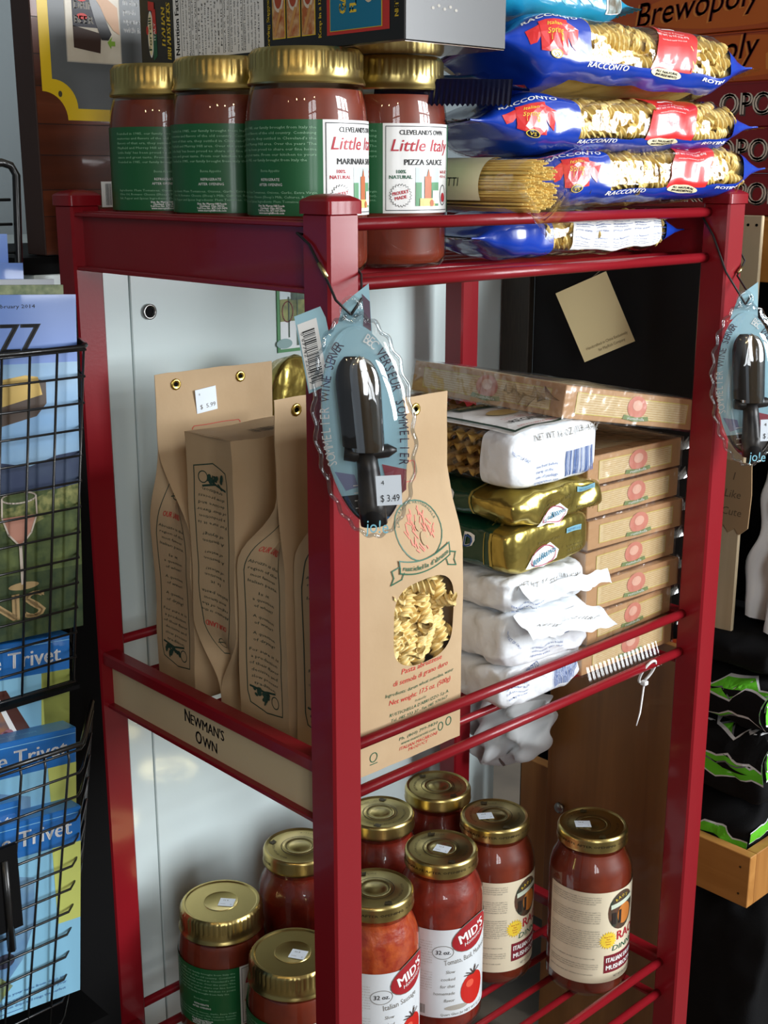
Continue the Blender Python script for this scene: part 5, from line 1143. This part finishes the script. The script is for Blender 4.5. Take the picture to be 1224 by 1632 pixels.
# shirts
KN = mat('black knit', (11, 11, 13), .85, spec=.2, bump=(700, .3)); LIME = mat('lime print', (96, 196, 34), .7, bump=(700, .25)); GREYK = mat('grey print', (110, 112, 118), .7); WK = mat('white print', (214, 216, 218), .7); ORK = mat('orange print', (220, 84, 36), .7)
GS = 'folded black and green shirts'
def shirt(label, x0, x1, y0, y1, z0, z1, seed, art):
    t, em, tm, sm = packet(label, x0, x1, y0, y1, z0, z1, None, [KN], seed, .012, 20, n=3.0, group=GS, name='folded_shirt'); t['category'] = 'shirt'
    p = Print(.010); rd = random.Random(seed); L = y1-y0; h = z1-z0
    for k in range(art):
        u0 = L-.02-rd.uniform(0, .10); n = 9; top = []; bot = []
        v = rd.uniform(-h*.32, h*.30)
        for i in range(n+1):
            x = L-.150+.150*i/n; top.append((x, v+.012+.007*math.sin(i*1.3+k*2)+(.005 if i % 2 else 0))); bot.append((x, v-.010+.006*math.sin(i*.9+k)-(.004 if i % 2 else 0)))
        p.poly([(a, b_+.0025) for a, b_ in top]+[(a, b_-.0025) for a, b_ in bot[::-1]], WK if k % 2 == 0 else GREYK, 1+k*2); p.poly(top+bot[::-1], LIME if k % 3 != 2 else KN, 2+k*2)
        p.poly([(L-.09, v+.004), (L-.05, v+.007), (L-.02, v), (L-.055, v-.004)], KN, 3+k*2)
    p.ell(L-.135, -.004, .010, .006, ORK, 8)
    p.build('print', sm, t, .0006)
    p = Print(.010)
    for k in range(art):
        v = rd.uniform(-h*.3, h*.3); pts = [(-.09+.02*i, v+.010+.006*math.sin(i*1.7+k)) for i in range(10)]; q_ = [(-.09+.02*i, v-.010+.006*math.sin(i*1.1+k)) for i in range(10)]
        p.poly([(a, b_+.002) for a, b_ in pts]+[(a, b_-.002) for a, b_ in q_[::-1]], WK, 1+k*2); p.poly(pts+q_[::-1], LIME, 2+k*2)
    p.build('print', em, t, .0006)
    return t
shirt('lowest folded black shirt with a little green, lying in the wooden tray', .772, .965, .046, .286, .3385, .452, 61, 1)
shirt('folded black shirt with jagged lime green print, middle of the pile', .765, .960, .030, .280, .455, .560, 64, 3)
shirt('folded black and lime green shirt second from the top', .770, .962, .034, .280, .563, .640, 67, 3)
shirt('top folded black shirt with a small pale logo beside the post', .775, .962, .036, .280, .642, .690, 69, 0)
shirt('black shirts bundled on the shelf below the wooden tray', .765, .960, .010, .270, .03, .312, 71, 0)
b = MB(); b.box((.74, -.02, 0), (.975, .29, .028), bev=.001); o = b.build('lower_shelf_board', PINE); tag(o, 'wooden board under the black shirts at the lower right', 'board')
# white shirt hanging by the post
WSH = mat('white cotton', (226, 228, 230), .8, sheen=.3)
def drape(label, name, cat, x0, y0, y1, z0, z1, seed, m, th=.030, n=4.5, pouch=False):
    b = MB()
    def f(u, v):
        a = v*2*math.pi; yc, hw = (y0+y1)/2, (y1-y0)/2*(.80+.2*u); 
        P = Vector((x0+th*math.sin(a)*(.7+.5*u), yc+hw*math.cos(a), z1+(z0-z1)*u)); fold = math.sin(math.cos(a)*n*math.pi+seed+u*2.5)*.014*(.4+u)
        P.x += fold; P += noise.noise_vector(P*18+Vector((seed, 0, 0)))*.012; P.z += .010*math.sin(a*3+seed)*u; return P
    if pouch:
        g_ = f
        def f(u, v):
            q = g_(u, v); k = max(0, 1-max(0, (u-.35)/.65)**2.2)**.5; c = Vector((x0, (y0+y1)/2+.02*u, q.z)); q = c+(q-c)*(k*.96+.04); q.z += .055*max(0, (y1-q.y)/(y1-y0))*u; w_ = noise.noise_vector(q*34); return q+Vector((w_.x*.012, w_.y*.008, w_.z*.005))+Vector((.007*math.sin((q.y*1.2+q.z)*150), 0, 0))
    b.grid(f, 34, 56, wrapv=True); k = len(b.v)
    b.add([f(0, j/56) for j in range(56)], [tuple(range(56))[::-1]]); b.add([f(1, j/56) for j in range(56)], [tuple(range(56))])
    o = b.build(name, m, None, True)
    ctr = Vector((x0, (y0+y1)/2, z0))
    for v in o.data.vertices: v.co -= ctr
    o.location = ctr; return tag(o, label, cat)
drape('white cotton shirt hanging over the pile beside the pale post', 'white_shirt', 'shirt', .865, -.06, .122, .700, .985, 3, WSH)
drape('crumpled white cloth hanging low between the cabinet and the wooden board', 'white_cloth', 'cloth', .622, .262, .416, .452, .590, 8, mat('pale grey cotton', (222, 226, 228), .8, sheen=.3), .036, 2.6, True)
# torn cardboard sign on the post
CBD = mat('torn cardboard', (176, 146, 108), .8)
pts = [(-.005, 0), (.006, -.004), (.012, .003), (.020, -.006), (.029, .001), (.036, -.007), (.048, .004), (.050, .05), (.047, .09), (.0, .092)]
b = MB(); b.prism([(.144-x, .832+z) for x, z in pts], .799, .8012, axis=0); o = b.build('cardboard_sign', CBD); tag(o, 'torn cardboard sign with faint handwriting on the pale post', 'sign')
p = Print(.05); HW = mat('pencil', (110, 92, 70), .8)
for i, s_ in enumerate(('I ', 'Like', 'Cute')): p.text(s_, .022, .066-.024*i, .011, HW, 1, sh=.2)
w_ = p.build('handwriting', plane((.799, .144, .832), (0, -1, 0), (0, 0, 1)), o)
# staples on the post
for y in (.129, .117):
    b = MB(); b.lathe([(.0018, 0), (.0018, .0006), (.0004, .0009)], 10); o = b.build('screw', DARK, t); o.rotation_euler = (0, R(-90), 0); o.location = Vector((.8019, y, 1.223))-t.location
# black framed piece with a paper tag
t3 = thing('black_wall_piece', 'black backed hanging picture behind the right side of the rack', 'picture', (.72, .27, .96))
b = MB(); b.box((.708, .118, .72), (.722, .394, 1.21), bev=.002); b.build('backing', mat('black felt', (9, 9, 10), .9), t3, world=True)
TAN = mat('tan tag card', (220, 202, 152), .6)
ctr = Vector((.674, .262, 1.1075)); hr = Vector((math.sin(R(33)), -math.cos(R(33)), 0)); yv = hr*math.cos(R(25))+Vector((0, 0, math.sin(R(25)))); zv = -hr*math.sin(R(25))+Vector((0, 0, math.cos(R(25)))); nv_ = zv.cross(-yv).normalized()
t4 = thing('paper_tag', 'tan paper tag hung diagonally on the black picture', 'tag', ctr)
b = MB(); hw, hh = .0345, .0480; M4 = Matrix((-nv_, -yv, zv)).transposed().to_4x4(); M4.translation = ctr
b.box((-.0006, -hw, -hh), (.0006, hw, hh), M=M4); b.build('card', TAN, t4, world=True)
p = Print(.2); TI = mat('tag ink', (110, 92, 60), .7); p.text('Handcrafted in China Exclusively', .002, -.0350, .0038, TI, 1, wid=.056, res=2); p.text('for MayRich Company', .006, -.0420, .0038, TI, 1, wid=.036, res=2); p.build('lettering', lambda u, v: ctr+yv*u+zv*v+nv_*.0008, t4, world=True)
b = MB(); b.tube([ctr+zv*.044+yv*.004, Vector((.7070, .235, 1.200))], .0006, 5); b.build('string', mat('string', (120, 110, 90), .8), t4, world=True)
# stacked board games
GO = wood('orange game box', (176, 70, 26), (196, 92, 36), (20, 3, 20), .4); GR = mat('red game box', (136, 24, 30), .35, coat=.3); GRE = mat('dark red ink', (112, 26, 24), .5)
GG = 'board game boxes stacked on the wooden shelf'
z = 1.2295
for i, (h, kind, lb) in enumerate(((.0555, 'r', 'red board game box at the bottom of the stack'), (.0600, 'r', 'red board game box second from the bottom'), (.0590, 'r', 'red board game box just under the orange ones'), (.0650, 'o', 'lower orange board game box with script lettering'), (.0650, 'o', 'upper orange board game box, top of the stack'))):
    y0, y1 = -.10, .505; t = thing('board_game', lb, 'board game', (1.10, .2, z), group=GG); x0 = .95+(.004, .0, .003, .008, .006)[i]
    b = MB(); b.box((x0, y0, z), (x0+.27, y1, z+h), bev=.001); b.build('carton', GO if kind == 'o' else GR, t, world=True)
    p = Print(.1)
    if kind == 'o':
        YO = mat('orange light ink', (226, 140, 60), .5)
        p.ell(.235, h*.5, .15, h*.42, mat('orange glow ink', (206, 104, 34), .5), 1); p.text('Brewopoly', .075, h*.22, .034, YO, 2, 'l', wid=.200, sh=.25, bold=.06, rot=.08, res=3); p.text('Brewopoly', .0770, h*.24, .034, GRE, 3, 'l', wid=.200, sh=.25, bold=.02, rot=.08, res=3)
        dx = .292; p.poly([(dx, .014), (dx+.02, .012), (dx+.022, .032), (dx+.012, .040), (dx-.002, .034)], YO, 2)
        for a, c_ in ((.006, .020), (.014, .027), (.008, .033)): p.ell(dx+a, c_, .0018, .0022, GRE, 3)
    else:
        TX = mat('game title cream', (226, 214, 200), .5); TS = mat('game title shade', (84, 70, 66), .5)
        p.text('OPOLY', .2285, h*.24, .030, TS, 1, 'l', wid=.125, bold=.07, res=3); p.text('OPOLY', .2265, h*.28, .030, TX, 2, 'l', wid=.125, bold=.045, res=3); p.text('Lake', .135, h*.3, .028, TX, 2, 'l', wid=.085, bold=.045, res=3)
    p.rect(.002, h-.0035, y1-y0-.002, h-.0028, GRE, 1); p.build('side_print', plane((x0, y1, z), (0, -1, 0), (0, 0, 1)), t, world=True)
    z += h+.0006
